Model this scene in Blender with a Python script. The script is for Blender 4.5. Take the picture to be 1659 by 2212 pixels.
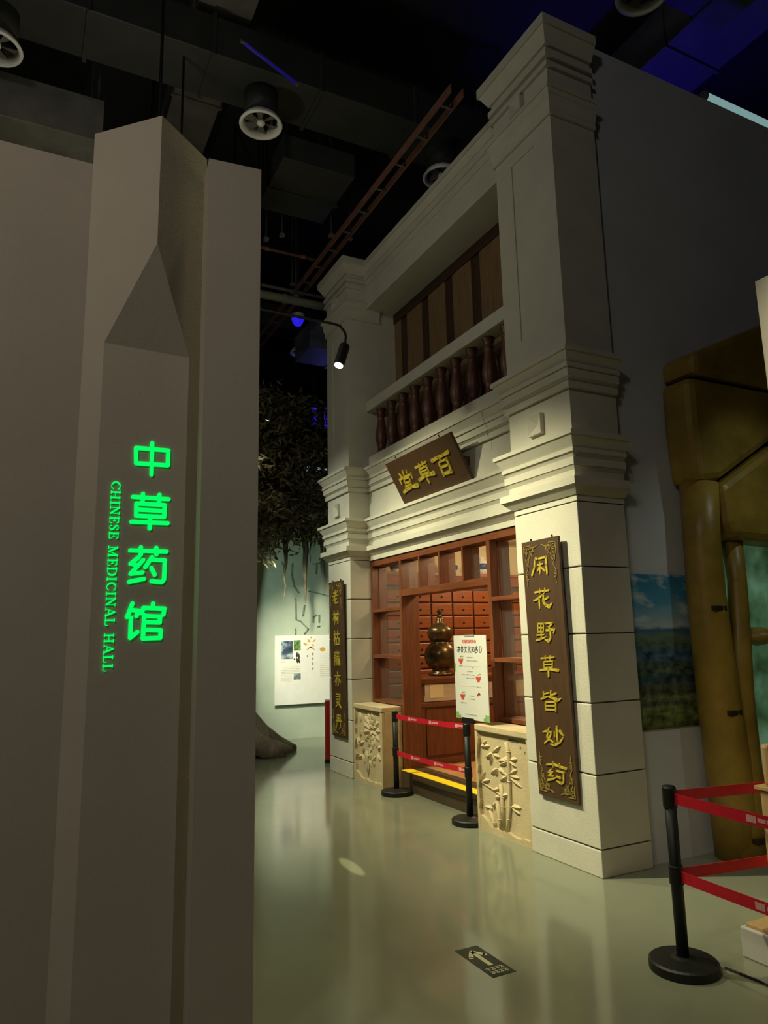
import bpy, math, random
from math import pi, sin, cos, radians as R
from mathutils import Vector, Matrix
random.seed(7)
for o in list(bpy.data.objects): bpy.data.objects.remove(o)
scene = bpy.context.scene
COL = scene.collection

# ------------------------------------------------------------------ camera
FPX = 1540.0
cam_d = bpy.data.cameras.new('camera')
cam = bpy.data.objects.new('camera', cam_d); COL.objects.link(cam)
fw = Vector((0.444, 0.879, 0.175)).normalized()
rt = Vector((0.894, -0.448, -0.021)); rt = (rt - fw * rt.dot(fw)).normalized()
up = rt.cross(fw)
m = Matrix((rt, up, -fw)).transposed().to_4x4(); m.translation = (0, 0, 1.68)
cam.matrix_world = m
cam_d.sensor_fit = 'HORIZONTAL'; cam_d.sensor_width = 36.0
cam_d.lens = 36.0 * FPX / 1659.0
cam_d.clip_start = 0.05; cam_d.clip_end = 100
scene.camera = cam

# ------------------------------------------------------------------ world, exposure
w = bpy.data.worlds.new('hall_dark'); scene.world = w; w.use_nodes = True
w.node_tree.nodes['Background'].inputs[0].default_value = (0.45, 0.5, 0.6, 1)
w.node_tree.nodes['Background'].inputs[1].default_value = 0.004
vs = scene.view_settings
vs.view_transform = 'Standard'; vs.look = 'None'; vs.gamma = 1.0; vs.use_curve_mapping = False
vs.exposure = 0.0
if hasattr(scene, 'cycles'): scene.cycles.max_bounces = 7; scene.cycles.diffuse_bounces = 3

# ------------------------------------------------------------------ lamps of the hall (gallery spots, shop lamps, blue ceiling LEDs) plus added fill lights
WARM = (1.0, 0.94, 0.62); NEUT = (0.95, 1.0, 0.80); GREENISH = (0.80, 1.0, 0.78)
def spot(name, loc, aim, watt, col, angle=70, blend=0.6, size=0.05):
    d = bpy.data.lights.new(name, 'SPOT'); d.energy = watt; d.color = col
    d.spot_size = R(angle); d.spot_blend = blend; d.shadow_soft_size = size
    o = bpy.data.objects.new(name, d); COL.objects.link(o); o.location = loc
    o.rotation_euler = (Vector(aim) - Vector(loc)).to_track_quat('-Z', 'Y').to_euler()
    return o
def point(name, loc, watt, col, size=0.1):
    d = bpy.data.lights.new(name, 'POINT'); d.energy = watt; d.color = col; d.shadow_soft_size = size
    o = bpy.data.objects.new(name, d); COL.objects.link(o); o.location = loc
    return o
KEYS = [('gallery_spot_light', (1.15, 7.4, 5.1), (3.92, 6.6, 1.4), 880, WARM, 74, 1.0),
        ('gallery_spot_light', (0.95, 5.5, 4.8), (3.72, 4.55, 1.45), 1080, WARM, 56, 1.0),
        ('gallery_spot_light', (1.30, 8.7, 4.8), (3.72, 8.5, 1.8), 265, NEUT, 80, 1.0),  # added to brighten the far left pillar
        ('gallery_spot_light', (2.60, 9.5, 3.0), (5.3, 12.2, 0.9), 720, (1.0, .95, .70), 56, 0.8),
        ('gallery_spot_light', (2.95, 9.45, 4.78), (2.9, 9.9, 4.2), 14, (1.0, .95, .70), 70, 0.8)]
for k in KEYS: spot(*k)
spot('far_wall_fill', (2.2, 9.4, 2.3), (4.0, 12.2, 1.8), 120, (.70, 1.0, .80), 84, 0.9)  # unseen fill added to brighten the far wall
spot('hall_fill_light', (-3.2, 0.2, 5.6), (-0.3, 3.0, 2.0), 225, (1.0, .88, .66), 70, 0.9, 0.25)  # added fill for the sign wall, not an actual downlight
spot('hall_fill_light', (1.5, 3.35, 7.2), (1.4, 2.9, 0), 480, (1.0, .95, .58), 50, 1.0, 0.2)  # added fill brightening the near floor
point('ambient_fill_light', (-2.4, -0.6, 7.0), 130, (1.0, .94, .90), 0.4)  # general fill added behind the camera, unseen
point('duct_fill_light', (0.6, 6.4, 5.0), 40, (1.0, .95, .78), 0.15)  # unseen fill added below the ducts and diffusers
spot('upper_facade_fill', (0.3, 6.2, 7.0), (4.0, 6.4, 5.4), 8, (.98, 1.0, .74), 90, 0.9, 0.1)  # weak fill added to lift the upper shop front
spot('floor_beam_light', (2.30, 4.9, 7.5), (2.32, 5.26, 0), 1700, (1.0, .93, .55), 4.2, .6, .01).scale = (.22, 1, 1)
spot('kiosk_fill', (1.9, 1.7, 4.8), (3.6, 1.9, 2.6), 150, (1.0, .90, .66), 50, 0.8)  # out-of-frame fill added to brighten the beige panel
spot('side_fill_light', (5.5, 2.2, 4.4), (5.45, 4.1, 1.5), 34, (.86, 1.0, .90), 62, 0.9)  # out-of-frame fill added for the archway and side wall
point('shop_ceiling_light', (5.0, 6.2, 2.85), 50, (1.0, .74, .42), 0.12)
point('shop_ceiling_light', (6.4, 7.6, 2.9), 64, (1.0, .76, .45), 0.12)
spot('blue_led_light', (6.5, 6.2, 4.6), (6.6, 4.8, 8.6), 210, (.06, .012, 1.0), 80, 0.9, 0.15)
spot('blue_led_light', (5.3, 12.9, 6.3), (4.2, 11.6, 7.4), 5, (.16, .15, 1.0), 140, 0.8, 0.1)

# ------------------------------------------------------------------ materials
def lnk(nt, a, b): nt.links.new(a, b)
def M(name, col, rough=0.6, var=0.10, scale=6.0, bump=0.0, bscale=80.0, metal=0.0, spec=0.5, stretch=(1, 1, 1), island=0.0, rvar=0.0):
    mt = bpy.data.materials.new(name); mt.use_nodes = True; nt = mt.node_tree
    b = nt.nodes['Principled BSDF']
    b.inputs['Roughness'].default_value = rough; b.inputs['Metallic'].default_value = metal
    b.inputs['Specular IOR Level'].default_value = spec
    tc = nt.nodes.new('ShaderNodeTexCoord'); mp = nt.nodes.new('ShaderNodeMapping')
    mp.inputs['Scale'].default_value = stretch
    lnk(nt, tc.outputs['Object'], mp.inputs['Vector'])
    nz = nt.nodes.new('ShaderNodeTexNoise'); nz.inputs['Scale'].default_value = scale
    nz.inputs['Detail'].default_value = 5.0; nz.inputs['Roughness'].default_value = 0.6
    lnk(nt, mp.outputs['Vector'], nz.inputs['Vector'])
    rp = nt.nodes.new('ShaderNodeValToRGB')
    e = rp.color_ramp.elements
    e[0].position = 0.28; e[1].position = 0.72
    e[0].color = tuple(max(0, c * (1 - var)) for c in col) + (1,)
    e[1].color = tuple(min(1, c * (1 + var)) for c in col) + (1,)
    lnk(nt, nz.outputs['Fac'], rp.inputs['Fac'])
    out = rp.outputs['Color']
    if island > 0:
        g = nt.nodes.new('ShaderNodeNewGeometry'); mr = nt.nodes.new('ShaderNodeMapRange')
        mr.inputs['To Min'].default_value = 1 - island; mr.inputs['To Max'].default_value = 1 + island
        lnk(nt, g.outputs['Random Per Island'], mr.inputs['Value'])
        mx = nt.nodes.new('ShaderNodeVectorMath'); mx.operation = 'SCALE'
        lnk(nt, out, mx.inputs[0]); lnk(nt, mr.outputs['Result'], mx.inputs['Scale']); out = mx.outputs['Vector']
    lnk(nt, out, b.inputs['Base Color'])
    if rvar > 0:
        mr = nt.nodes.new('ShaderNodeMapRange'); mr.inputs['To Min'].default_value = rough - rvar; mr.inputs['To Max'].default_value = rough + rvar
        n3 = nt.nodes.new('ShaderNodeTexNoise'); n3.inputs['Scale'].default_value = 1.7; n3.inputs['Detail'].default_value = 6
        lnk(nt, tc.outputs['Object'], n3.inputs['Vector']); lnk(nt, n3.outputs['Fac'], mr.inputs['Value']); lnk(nt, mr.outputs['Result'], b.inputs['Roughness'])
    if bump > 0:
        n2 = nt.nodes.new('ShaderNodeTexNoise'); n2.inputs['Scale'].default_value = bscale; n2.inputs['Detail'].default_value = 4
        lnk(nt, mp.outputs['Vector'], n2.inputs['Vector'])
        bp = nt.nodes.new('ShaderNodeBump'); bp.inputs['Strength'].default_value = bump; bp.inputs['Distance'].default_value = 0.01
        lnk(nt, n2.outputs['Fac'], bp.inputs['Height']); lnk(nt, bp.outputs['Normal'], b.inputs['Normal'])
    return mt
def ME(name, col, strength):
    mt = bpy.data.materials.new(name); mt.use_nodes = True
    b = mt.node_tree.nodes['Principled BSDF']
    b.inputs['Base Color'].default_value = tuple(c * 0.3 for c in col) + (1,)
    b.inputs['Emission Color'].default_value = tuple(col) + (1,); b.inputs['Emission Strength'].default_value = strength
    return mt
def MG(name, tint, mixf, rough=0.05):
    mt = bpy.data.materials.new(name); mt.use_nodes = True; nt = mt.node_tree
    nt.nodes.remove(nt.nodes['Principled BSDF']); out = nt.nodes['Material Output']
    tr = nt.nodes.new('ShaderNodeBsdfTransparent'); tr.inputs[0].default_value = tuple(tint) + (1,)
    gl = nt.nodes.new('ShaderNodeBsdfGlossy'); gl.inputs['Roughness'].default_value = rough; gl.inputs[0].default_value = (.9, .9, .9, 1)
    df = nt.nodes.new('ShaderNodeBsdfDiffuse'); df.inputs[0].default_value = (.5, .5, .46, 1)
    lw = nt.nodes.new('ShaderNodeLayerWeight'); pw = nt.nodes.new('ShaderNodeMath'); pw.operation = 'POWER'; pw.inputs[1].default_value = 4.0
    lnk(nt, lw.outputs['Facing'], pw.inputs[0]); fr = nt.nodes.new('ShaderNodeMath'); fr.operation = 'MULTIPLY_ADD'; fr.inputs[1].default_value = .45; fr.inputs[2].default_value = .03; lnk(nt, pw.outputs[0], fr.inputs[0])
    m1 = nt.nodes.new('ShaderNodeMixShader'); m1.inputs[0].default_value = mixf
    m2 = nt.nodes.new('ShaderNodeMixShader')
    lnk(nt, tr.outputs[0], m1.inputs[1]); lnk(nt, df.outputs[0], m1.inputs[2])
    lnk(nt, fr.outputs[0], m2.inputs[0]); lnk(nt, m1.outputs[0], m2.inputs[1]); lnk(nt, gl.outputs[0], m2.inputs[2])
    lnk(nt, m2.outputs[0], out.inputs['Surface'])
    return mt
PLASTER = M('cream_plaster', (.60, .575, .46), .75, .06, 3, .25, 130)
GREYWALL = M('grey_wall_paint', (.40, .355, .295), .8, .05, 2, .12, 200)
SIDEWALL = M('side_wall_paint', (.60, .62, .62), .7, .07, 1.4, .1, 120)
FARWALL = M('far_wall_paint', (.46, .52, .42), .8, .10, 1.6, .2, 40)
FLOORM = M('epoxy_floor', (.235, .25, .172), .125, .10, .8, .02, 3, spec=.55, rvar=.05)
DARK = M('black_ceiling_paint', (.020, .021, .020), .8, .2, 2)
DUCT = M('dark_duct_metal', (.036, .038, .032), .6, .25, 2.5, .05, 20)
DUCT2 = M('grey_duct_wrap', (.12, .115, .095), .7, .3, 3, .1, 20)
WOOD = M('red_brown_wood', (.17, .050, .016), .38, .35, 5, .08, 30, stretch=(9, 9, .8))
WOODH = M('red_brown_wood_level', (.17, .050, .016), .38, .35, 5, .08, 30, stretch=(9, .8, 9))
WOODD = M('dark_plank_wood', (.22, .135, .06), .5, .3, 4, .1, 30, stretch=(9, 9, .7))
WOODX = M('darkest_plank_wood', (.050, .022, .012), .55, .3, 4, .1, 30, stretch=(9, 9, .7))
DRAWER = M('orange_drawer_wood', (.25, .062, .013), .35, .3, 5, .05, 30, stretch=(.8, 9, 9))
STEPW = M('dark_step_wood', (.070, .045, .022), .45, .25, 5, .06, 30, stretch=(9, .7, 9))
LIGHTW = M('pale_furniture_wood', (.52, .34, .15), .45, .12, 5, .05, 30, stretch=(9, 9, .8))
BALW = M('baluster_wood', (.115, .042, .022), .42, .4, 6, .1, 40, stretch=(5, 5, 1.5))
BOARD = M('plaque_wood', (.072, .036, .014), .5, .2, 4, .12, 50, stretch=(8, 8, 1))
GOLD = M('gold_paint', (.68, .53, .06), .42, .15, 20, .1, 60, metal=.25)
GOLDD = M('old_gold_paint', (.34, .25, .06), .5, .3, 20, .1, 60, metal=.25)
STONE = M('carved_sandstone', (.55, .445, .25), .8, .14, 5, .35, 45)
STONE2 = M('carved_sandstone_relief', (.58, .47, .265), .8, .16, 9, .35, 60)
BLACK = M('black_metal', (.005, .0055, .005), .5, .1, 10)
RED = M('red_belt_fabric', (.62, .012, .03), .45, .1, 30, .05, 200)
REDP = M('red_post_paint', (.42, .02, .018), .45, .1, 10)
WHITE = M('white_print', (.80, .79, .74), .55, .03, 10)
CREAMP = M('cream_paper', (.78, .66, .40), .7, .05, 10)
BRONZE = M('gourd_bronze', (.105, .068, .030), .26, .3, 3, .03, 20, metal=.75)
YELLOW = M('yellow_tape', (.88, .64, .01), .5, .06, 20)
MAT = M('orange_brown_floor', (.40, .20, .07), .5, .12, 6)
MARBLE = M('pale_stone_strip', (.55, .46, .34), .4, .15, 4, stretch=(1, 6, 6))
CREAMW = M('cream_inner_wall', (.74, .62, .38), .8, .06, 5)
PORC = M('white_porcelain', (.72, .72, .66), .2, .05, 8)
BLUEP = M('cobalt_glaze', (.03, .05, .20), .25, .3, 30)
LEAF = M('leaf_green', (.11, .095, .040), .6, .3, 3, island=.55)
LEAFL = M('leaf_lit_tone', (.30, .26, .14), .6, .2, 5)  # paler copy of the leaf colour, lamp light painted in
BARK = M('tree_bark', (.26, .22, .155), .85, .4, 6, .6, 14, stretch=(2, 2, .7))
HROOT = M('hanging_root_bark', (.075, .062, .036), .85, .4, 8, .5, 20)
RELIEFSHADE = M('relief_shadow_tone', (.22, .26, .215), .8, .1, 6)  # darker wall tone, puts the relief lines' shadow into the colour
POSTERW = M('poster_white', (.66, .66, .59), .55, .03, 10)
GREEN = ME('green_letter_glow', (.0, 1.0, .13), 1.0)
LAMPE = ME('lamp_lens_glow', (1.0, .93, .72), 9.0)
BLUEE = ME('blue_led_glow', (.02, .012, .75), .9)
BLUEDIM = ME('blue_lit_edge_glow', (.006, .004, .075), 1.0)  # glow put in for a blue-lit duct edge
CYANE = ME('cold_lit_surface_glow', (.20, .34, .33), .9)  # glow put in for cold light on a pipe and a ledge
GLASS = MG('window_glass', (.95, .95, .93), .04)
GLASS2 = MG('display_glass', (.75, .95, .82), .05, .03)
VENT = M('white_vent_paint', (.80, .80, .74), .5, .05, 10)
COPPER = M('copper_pipe', (.20, .09, .06), .5, .2, 10)
PIPE = M('grey_green_pipe', (.16, .17, .13), .5, .15, 8)
ROCK = M('golden_brown_resin', (.30, .195, .03), .42, .45, 2.2, .6, 6, spec=.45)
ROCKD = M('slot_shade_dark', (.03, .018, .006), .6, .3, 4)  # near-black tone for the shade inside the trunk slots
INK = M('print_black', (.03, .03, .03), .6, .1, 10)
INKR = M('print_red', (.55, .06, .04), .6, .1, 10)
INKG = M('print_green', (.20, .42, .13), .6, .25, 25)
INKO = M('print_orange', (.62, .34, .06), .6, .1, 10)
INKT = M('print_tan', (.46, .36, .22), .6, .1, 10)
INKGR = M('print_grey', (.34, .33, .29), .6, .15, 60)
SIGNG = M('floor_sign_green', (.018, .026, .016), .6, .15, 8)
SIGNY = M('floor_sign_cream', (.62, .60, .34), .5, .1, 12)
def Mramp(name, stops, scale, rough=.55, stretch=(1, 1, 1)):
    mt = bpy.data.materials.new(name); mt.use_nodes = True; nt = mt.node_tree
    b = nt.nodes['Principled BSDF']; b.inputs['Roughness'].default_value = rough
    tc = nt.nodes.new('ShaderNodeTexCoord'); mp = nt.nodes.new('ShaderNodeMapping'); mp.inputs['Scale'].default_value = stretch
    nz = nt.nodes.new('ShaderNodeTexNoise'); nz.inputs['Scale'].default_value = scale; nz.inputs['Detail'].default_value = 6
    rp = nt.nodes.new('ShaderNodeValToRGB'); lnk(nt, tc.outputs['Object'], mp.inputs[0]); lnk(nt, mp.outputs[0], nz.inputs['Vector'])
    lnk(nt, nz.outputs['Fac'], rp.inputs['Fac']); lnk(nt, rp.outputs['Color'], b.inputs['Base Color'])
    while len(rp.color_ramp.elements) > 1: rp.color_ramp.elements.remove(rp.color_ramp.elements[0])
    rp.color_ramp.elements[0].position = stops[0][0]; rp.color_ramp.elements[0].color = stops[0][1] + (1,)
    for p, c in stops[1:]:
        e = rp.color_ramp.elements.new(p); e.color = c + (1,)
    return mt
PIC1 = Mramp('photo_of_trees', [(.35, (.02, .035, .05)), (.5, (.06, .10, .16)), (.62, (.45, .52, .60))], 9)
PIC2 = Mramp('photo_of_leaves', [(.35, (.03, .08, .02)), (.55, (.16, .32, .08)), (.7, (.45, .55, .30))], 16)
PIC3 = Mramp('photo_of_grove', [(.35, (.04, .06, .07)), (.55, (.16, .20, .22)), (.7, (.5, .52, .5))], 14)
def mural_material():
    mt = bpy.data.materials.new('landscape_print'); mt.use_nodes = True; nt = mt.node_tree
    b = nt.nodes['Principled BSDF']; b.inputs['Roughness'].default_value = .35
    tc = nt.nodes.new('ShaderNodeTexCoord'); sp = nt.nodes.new('ShaderNodeSeparateXYZ'); lnk(nt, tc.outputs['Generated'], sp.inputs[0])
    mp = nt.nodes.new('ShaderNodeMapping'); mp.inputs['Scale'].default_value = (2.2, 1, 7.5); lnk(nt, tc.outputs['Generated'], mp.inputs[0])
    nz = nt.nodes.new('ShaderNodeTexNoise'); nz.inputs['Scale'].default_value = 1.6; nz.inputs['Detail'].default_value = 7; lnk(nt, mp.outputs[0], nz.inputs['Vector'])
    # wobble the height a little, then bands: meadow, shrubs, lake, plain, hills, pale horizon, sky
    wob = nt.nodes.new('ShaderNodeMath'); wob.operation = 'MULTIPLY_ADD'; wob.inputs[1].default_value = .10; lnk(nt, nz.outputs['Fac'], wob.inputs[0])
    sub = nt.nodes.new('ShaderNodeMath'); sub.operation = 'SUBTRACT'; lnk(nt, sp.outputs['Z'], sub.inputs[0]); sub.inputs[1].default_value = .05
    lnk(nt, sub.outputs[0], wob.inputs[2])
    rp = nt.nodes.new('ShaderNodeValToRGB'); lnk(nt, wob.outputs[0], rp.inputs['Fac'])
    st = [(0, (.07, .08, .035)), (.09, (.17, .22, .06)), (.15, (.09, .11, .06)), (.20, (.16, .20, .08)), (.26, (.08, .10, .07)), (.32, (.04, .09, .11)), (.37, (.11, .16, .10)), (.42, (.06, .11, .10)),
          (.47, (.07, .16, .26)), (.53, (.10, .17, .12)), (.585, (.16, .26, .18)), (.625, (.06, .16, .30)), (.655, (.50, .60, .62)), (.72, (.32, .50, .60)), (.80, (.10, .36, .55)), (1, (.03, .24, .42))]
    els = rp.color_ramp.elements; els[0].position = 0; els[0].color = st[0][1] + (1,); els[1].position = 1; els[1].color = st[-1][1] + (1,)
    for p, c in st[1:-1]:
        e = els.new(p); e.color = c + (1,)
    # clouds in the sky, leafy mottling below
    n2 = nt.nodes.new('ShaderNodeTexNoise'); n2.inputs['Scale'].default_value = 3.6; n2.inputs['Detail'].default_value = 8
    mp2 = nt.nodes.new('ShaderNodeMapping'); mp2.inputs['Scale'].default_value = (1.0, 1, 3.2); mp2.inputs['Location'].default_value = (3.1, 0, 1.7)
    lnk(nt, tc.outputs['Generated'], mp2.inputs[0]); lnk(nt, mp2.outputs[0], n2.inputs['Vector'])
    cr = nt.nodes.new('ShaderNodeMapRange'); cr.inputs['From Min'].default_value = .52; cr.inputs['From Max'].default_value = .70; lnk(nt, n2.outputs['Fac'], cr.inputs['Value'])
    sk = nt.nodes.new('ShaderNodeMapRange'); sk.inputs['From Min'].default_value = .64; sk.inputs['From Max'].default_value = .70; lnk(nt, sp.outputs['Z'], sk.inputs['Value'])
    mu = nt.nodes.new('ShaderNodeMath'); mu.operation = 'MULTIPLY'; lnk(nt, cr.outputs[0], mu.inputs[0]); lnk(nt, sk.outputs[0], mu.inputs[1])
    mx = nt.nodes.new('ShaderNodeMix'); mx.data_type = 'RGBA'; lnk(nt, mu.outputs[0], mx.inputs[0]); lnk(nt, rp.outputs['Color'], mx.inputs[6]); mx.inputs[7].default_value = (.72, .78, .74, 1)
    n4 = nt.nodes.new('ShaderNodeTexNoise'); n4.inputs['Scale'].default_value = 9; n4.inputs['Detail'].default_value = 6
    mp3 = nt.nodes.new('ShaderNodeMapping'); mp3.inputs['Scale'].default_value = (1, 1, 2.2); lnk(nt, tc.outputs['Generated'], mp3.inputs[0]); lnk(nt, mp3.outputs[0], n4.inputs['Vector'])
    gr = nt.nodes.new('ShaderNodeMapRange'); gr.inputs['From Min'].default_value = .35; gr.inputs['From Max'].default_value = .65; gr.inputs['To Min'].default_value = .35; gr.inputs['To Max'].default_value = 1.7; lnk(nt, n4.outputs['Fac'], gr.inputs['Value'])
    lo = nt.nodes.new('ShaderNodeMapRange'); lo.inputs['From Min'].default_value = .50; lo.inputs['From Max'].default_value = .60; lo.inputs['To Min'].default_value = 1; lo.inputs['To Max'].default_value = 0; lnk(nt, sp.outputs['Z'], lo.inputs['Value'])
    ml = nt.nodes.new('ShaderNodeMix'); lnk(nt, lo.outputs[0], ml.inputs[0]); ml.inputs[2].default_value = 1.0; lnk(nt, gr.outputs[0], ml.inputs[3])
    sv = nt.nodes.new('ShaderNodeVectorMath'); sv.operation = 'SCALE'; lnk(nt, mx.outputs[2], sv.inputs[0]); lnk(nt, ml.outputs[0], sv.inputs['Scale'])
    lnk(nt, sv.outputs['Vector'], b.inputs['Base Color'])
    return mt
MURAL = mural_material()

# ------------------------------------------------------------------ mesh helpers
class MB:
    def __init__(s): s.v = []; s.f = []
    def add(s, vs, fs):
        n = len(s.v); s.v += [tuple(p) for p in vs]; s.f += [tuple(n + i for i in f) for f in fs]; return s
    def frus(s, a, z0, b, z1):
        (x0, x1, y0, y1), (X0, X1, Y0, Y1) = a, b
        return s.add([(x0, y0, z0), (x1, y0, z0), (x1, y1, z0), (x0, y1, z0), (X0, Y0, z1), (X1, Y0, z1), (X1, Y1, z1), (X0, Y1, z1)],
                     [(3, 2, 1, 0), (4, 5, 6, 7), (0, 1, 5, 4), (1, 2, 6, 5), (2, 3, 7, 6), (3, 0, 4, 7)])
    def box(s, x0, x1, y0, y1, z0, z1): return s.frus((x0, x1, y0, y1), z0, (x0, x1, y0, y1), z1)
    def prism(s, poly, d):
        d = Vector(d); n = len(poly); P = [Vector(p) for p in poly]
        return s.add(P + [p + d for p in P], [tuple(range(n))[::-1], tuple(range(n, 2 * n))] + [(i, (i + 1) % n, n + (i + 1) % n, n + i) for i in range(n)])
    def tube(s, pts, rad, n=8, cap=True):
        P = [Vector(p) for p in pts]
        if not hasattr(rad, '__len__'): rad = [rad] * len(P)
        vs = []; a = None
        for i, p in enumerate(P):
            t = (P[min(i + 1, len(P) - 1)] - P[max(i - 1, 0)]).normalized()
            if a is None: a = t.cross(Vector((0, 0, 1)) if abs(t.z) < .9 else Vector((1, 0, 0)))
            a = (a - t * a.dot(t)).normalized(); b = t.cross(a)
            for k in range(n): vs.append(p + (a * cos(2 * pi * k / n) + b * sin(2 * pi * k / n)) * rad[i])
        fs = [(i * n + k, i * n + (k + 1) % n, (i + 1) * n + (k + 1) % n, (i + 1) * n + k) for i in range(len(P) - 1) for k in range(n)]
        if cap: fs += [tuple(range(n))[::-1], tuple(range((len(P) - 1) * n, len(P) * n))]
        return s.add(vs, fs)
    def lathe(s, prof, c=(0, 0, 0), n=20, closed=False):
        vs = []; cx, cy, cz = c; m_ = len(prof)
        for r, z in prof:
            for k in range(n): vs.append((cx + r * cos(2 * pi * k / n), cy + r * sin(2 * pi * k / n), cz + z))
        fs = [(i * n + k, i * n + (k + 1) % n, (i + 1) * n + (k + 1) % n, (i + 1) * n + k) for i in range(m_ - 1) for k in range(n)]
        if closed: fs += [((m_ - 1) * n + k, (m_ - 1) * n + (k + 1) % n, (k + 1) % n, k) for k in range(n)]
        else: fs += [tuple(range(n))[::-1], tuple(range((m_ - 1) * n, m_ * n))]
        return s.add(vs, fs)
class Fr:                                       # a flat frame: u to the right, v up, n towards the viewer
    def __init__(s, o, u, v, n=None):
        s.o = Vector(o); s.u = Vector(u).normalized(); s.v = Vector(v).normalized()
        s.n = Vector(n).normalized() if n else s.u.cross(s.v).normalized()
    def p(s, a, b, c=0.0): return s.o + s.u * a + s.v * b + s.n * c
    def slab(s, mb, a0, a1, b0, b1, c0, c1):
        q = lambda c: [s.p(a0, b0, c), s.p(a1, b0, c), s.p(a1, b1, c), s.p(a0, b1, c)]
        return mb.add(q(c0) + q(c1), [(3, 2, 1, 0), (4, 5, 6, 7), (0, 1, 5, 4), (1, 2, 6, 5), (2, 3, 7, 6), (3, 0, 4, 7)])
    def stroke(s, mb, pts, ws, c0, c1, closed=False, seg=8):
        n = len(pts)
        if not hasattr(ws, '__len__'): ws = [ws] * n
        idx = list(range(n)) + ([0] if closed else [])
        for i, j in zip(idx[:-1], idx[1:]):
            (a, b), (c, d) = pts[i], pts[j]
            L = math.hypot(c - a, d - b)
            if L < 1e-6: continue
            nx, ny = -(d - b) / L, (c - a) / L
            h0, h1 = ws[i] / 2, ws[j] / 2
            q = [(a + nx * h0, b + ny * h0), (a - nx * h0, b - ny * h0), (c - nx * h1, d - ny * h1), (c + nx * h1, d + ny * h1)]
            mb.add([s.p(x, y, c0) for x, y in q] + [s.p(x, y, c1) for x, y in q], [(4, 5, 6, 7), (0, 1, 5, 4), (1, 2, 6, 5), (2, 3, 7, 6), (3, 0, 4, 7)])
        if seg:
            for (a, b), w_ in zip(pts, ws):
                q = [(a + cos(2 * pi * k / seg) * w_ / 2, b + sin(2 * pi * k / seg) * w_ / 2) for k in range(seg)]
                mb.add([s.p(x, y, c0) for x, y in q] + [s.p(x, y, c1) for x, y in q], [tuple(range(seg, 2 * seg))] + [(k, (k + 1) % seg, seg + (k + 1) % seg, seg + k) for k in range(seg)])
        return mb
def wloc(o):
    v = Vector((0, 0, 0))
    while o is not None: v += o.location; o = o.parent
    return v
def obj(name, mb, mat, parent=None, bevel=0.0, smooth=False, local=False, kind=None):
    me = bpy.data.meshes.new(name)
    off = wloc(parent) if (parent is not None and not local) else Vector((0, 0, 0))
    me.from_pydata([tuple(Vector(p) - off) for p in mb.v], [], mb.f)
    me.materials.append(mat)
    if smooth:
        for p in me.polygons: p.use_smooth = True
    me.update()
    o = bpy.data.objects.new(name, me); COL.objects.link(o)
    if parent is not None: o.parent = parent
    if bevel > 0:
        bv = o.modifiers.new('bevel', 'BEVEL'); bv.width = bevel; bv.segments = 2; bv.limit_method = 'ANGLE'; bv.angle_limit = R(40)
    if kind: o['kind'] = kind
    return o
def tag(o, label, cat, group=None):
    o['label'] = label; o['category'] = cat
    if group: o['group'] = group
    return o
def thing(name, label, cat, loc=(0, 0, 0), rz=0.0, group=None):
    o = bpy.data.objects.new(name, None); COL.objects.link(o); o.location = loc; o.rotation_euler = (0, 0, rz); o.empty_display_size = .1
    return tag(o, label, cat, group)
def structE(name, loc=(0, 0, 0)):
    o = bpy.data.objects.new(name, None); COL.objects.link(o); o.location = loc; o['kind'] = 'structure'; return o
def struct(name, mb, mat, bevel=0.0): return obj(name, mb, mat, None, bevel, kind='structure')
def dup(o, parent=None, loc=None, rz=None):
    c = o.copy(); COL.objects.link(c); c.parent = parent
    if loc is not None: c.location = loc
    if rz is not None: c.rotation_euler = (0, 0, rz)
    for ch in o.children: dup(ch, c)
    return c
def B(*a): return MB().box(*a)

# ================================================================== the setting
struct('floor', B(-9, 15, -6, 17, -.1, 0), FLOORM)
struct('ceiling', B(-9, 15, -6, 17, 9.3, 9.4), DARK)
struct('wall_end', B(-9, 15, 16.8, 17, 0, 9.3), DARK)
struct('wall_behind', B(-9, 15, -6, -5.8, 0, 9.3), DARK)
struct('wall_west', B(-9, -8.8, -5.8, 16.8, 0, 9.3), DARK)
struct('wall_east', B(14.8, 15, -5.8, 16.8, 0, 9.3), DARK)

# sign wall on the left: plain wall, short return panel
WT = 3.705
struct('wall_left', B(-4.2, .17, 2.99, 3.15, 0, WT), GREYWALL)
struct('wall_left_return', MB().prism([(.590, 2.7455, 0), (.8125, 2.725, 0), (.826, 2.875, 0), (.604, 2.895, 0)], (0, 0, WT)), GREYWALL)

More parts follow.
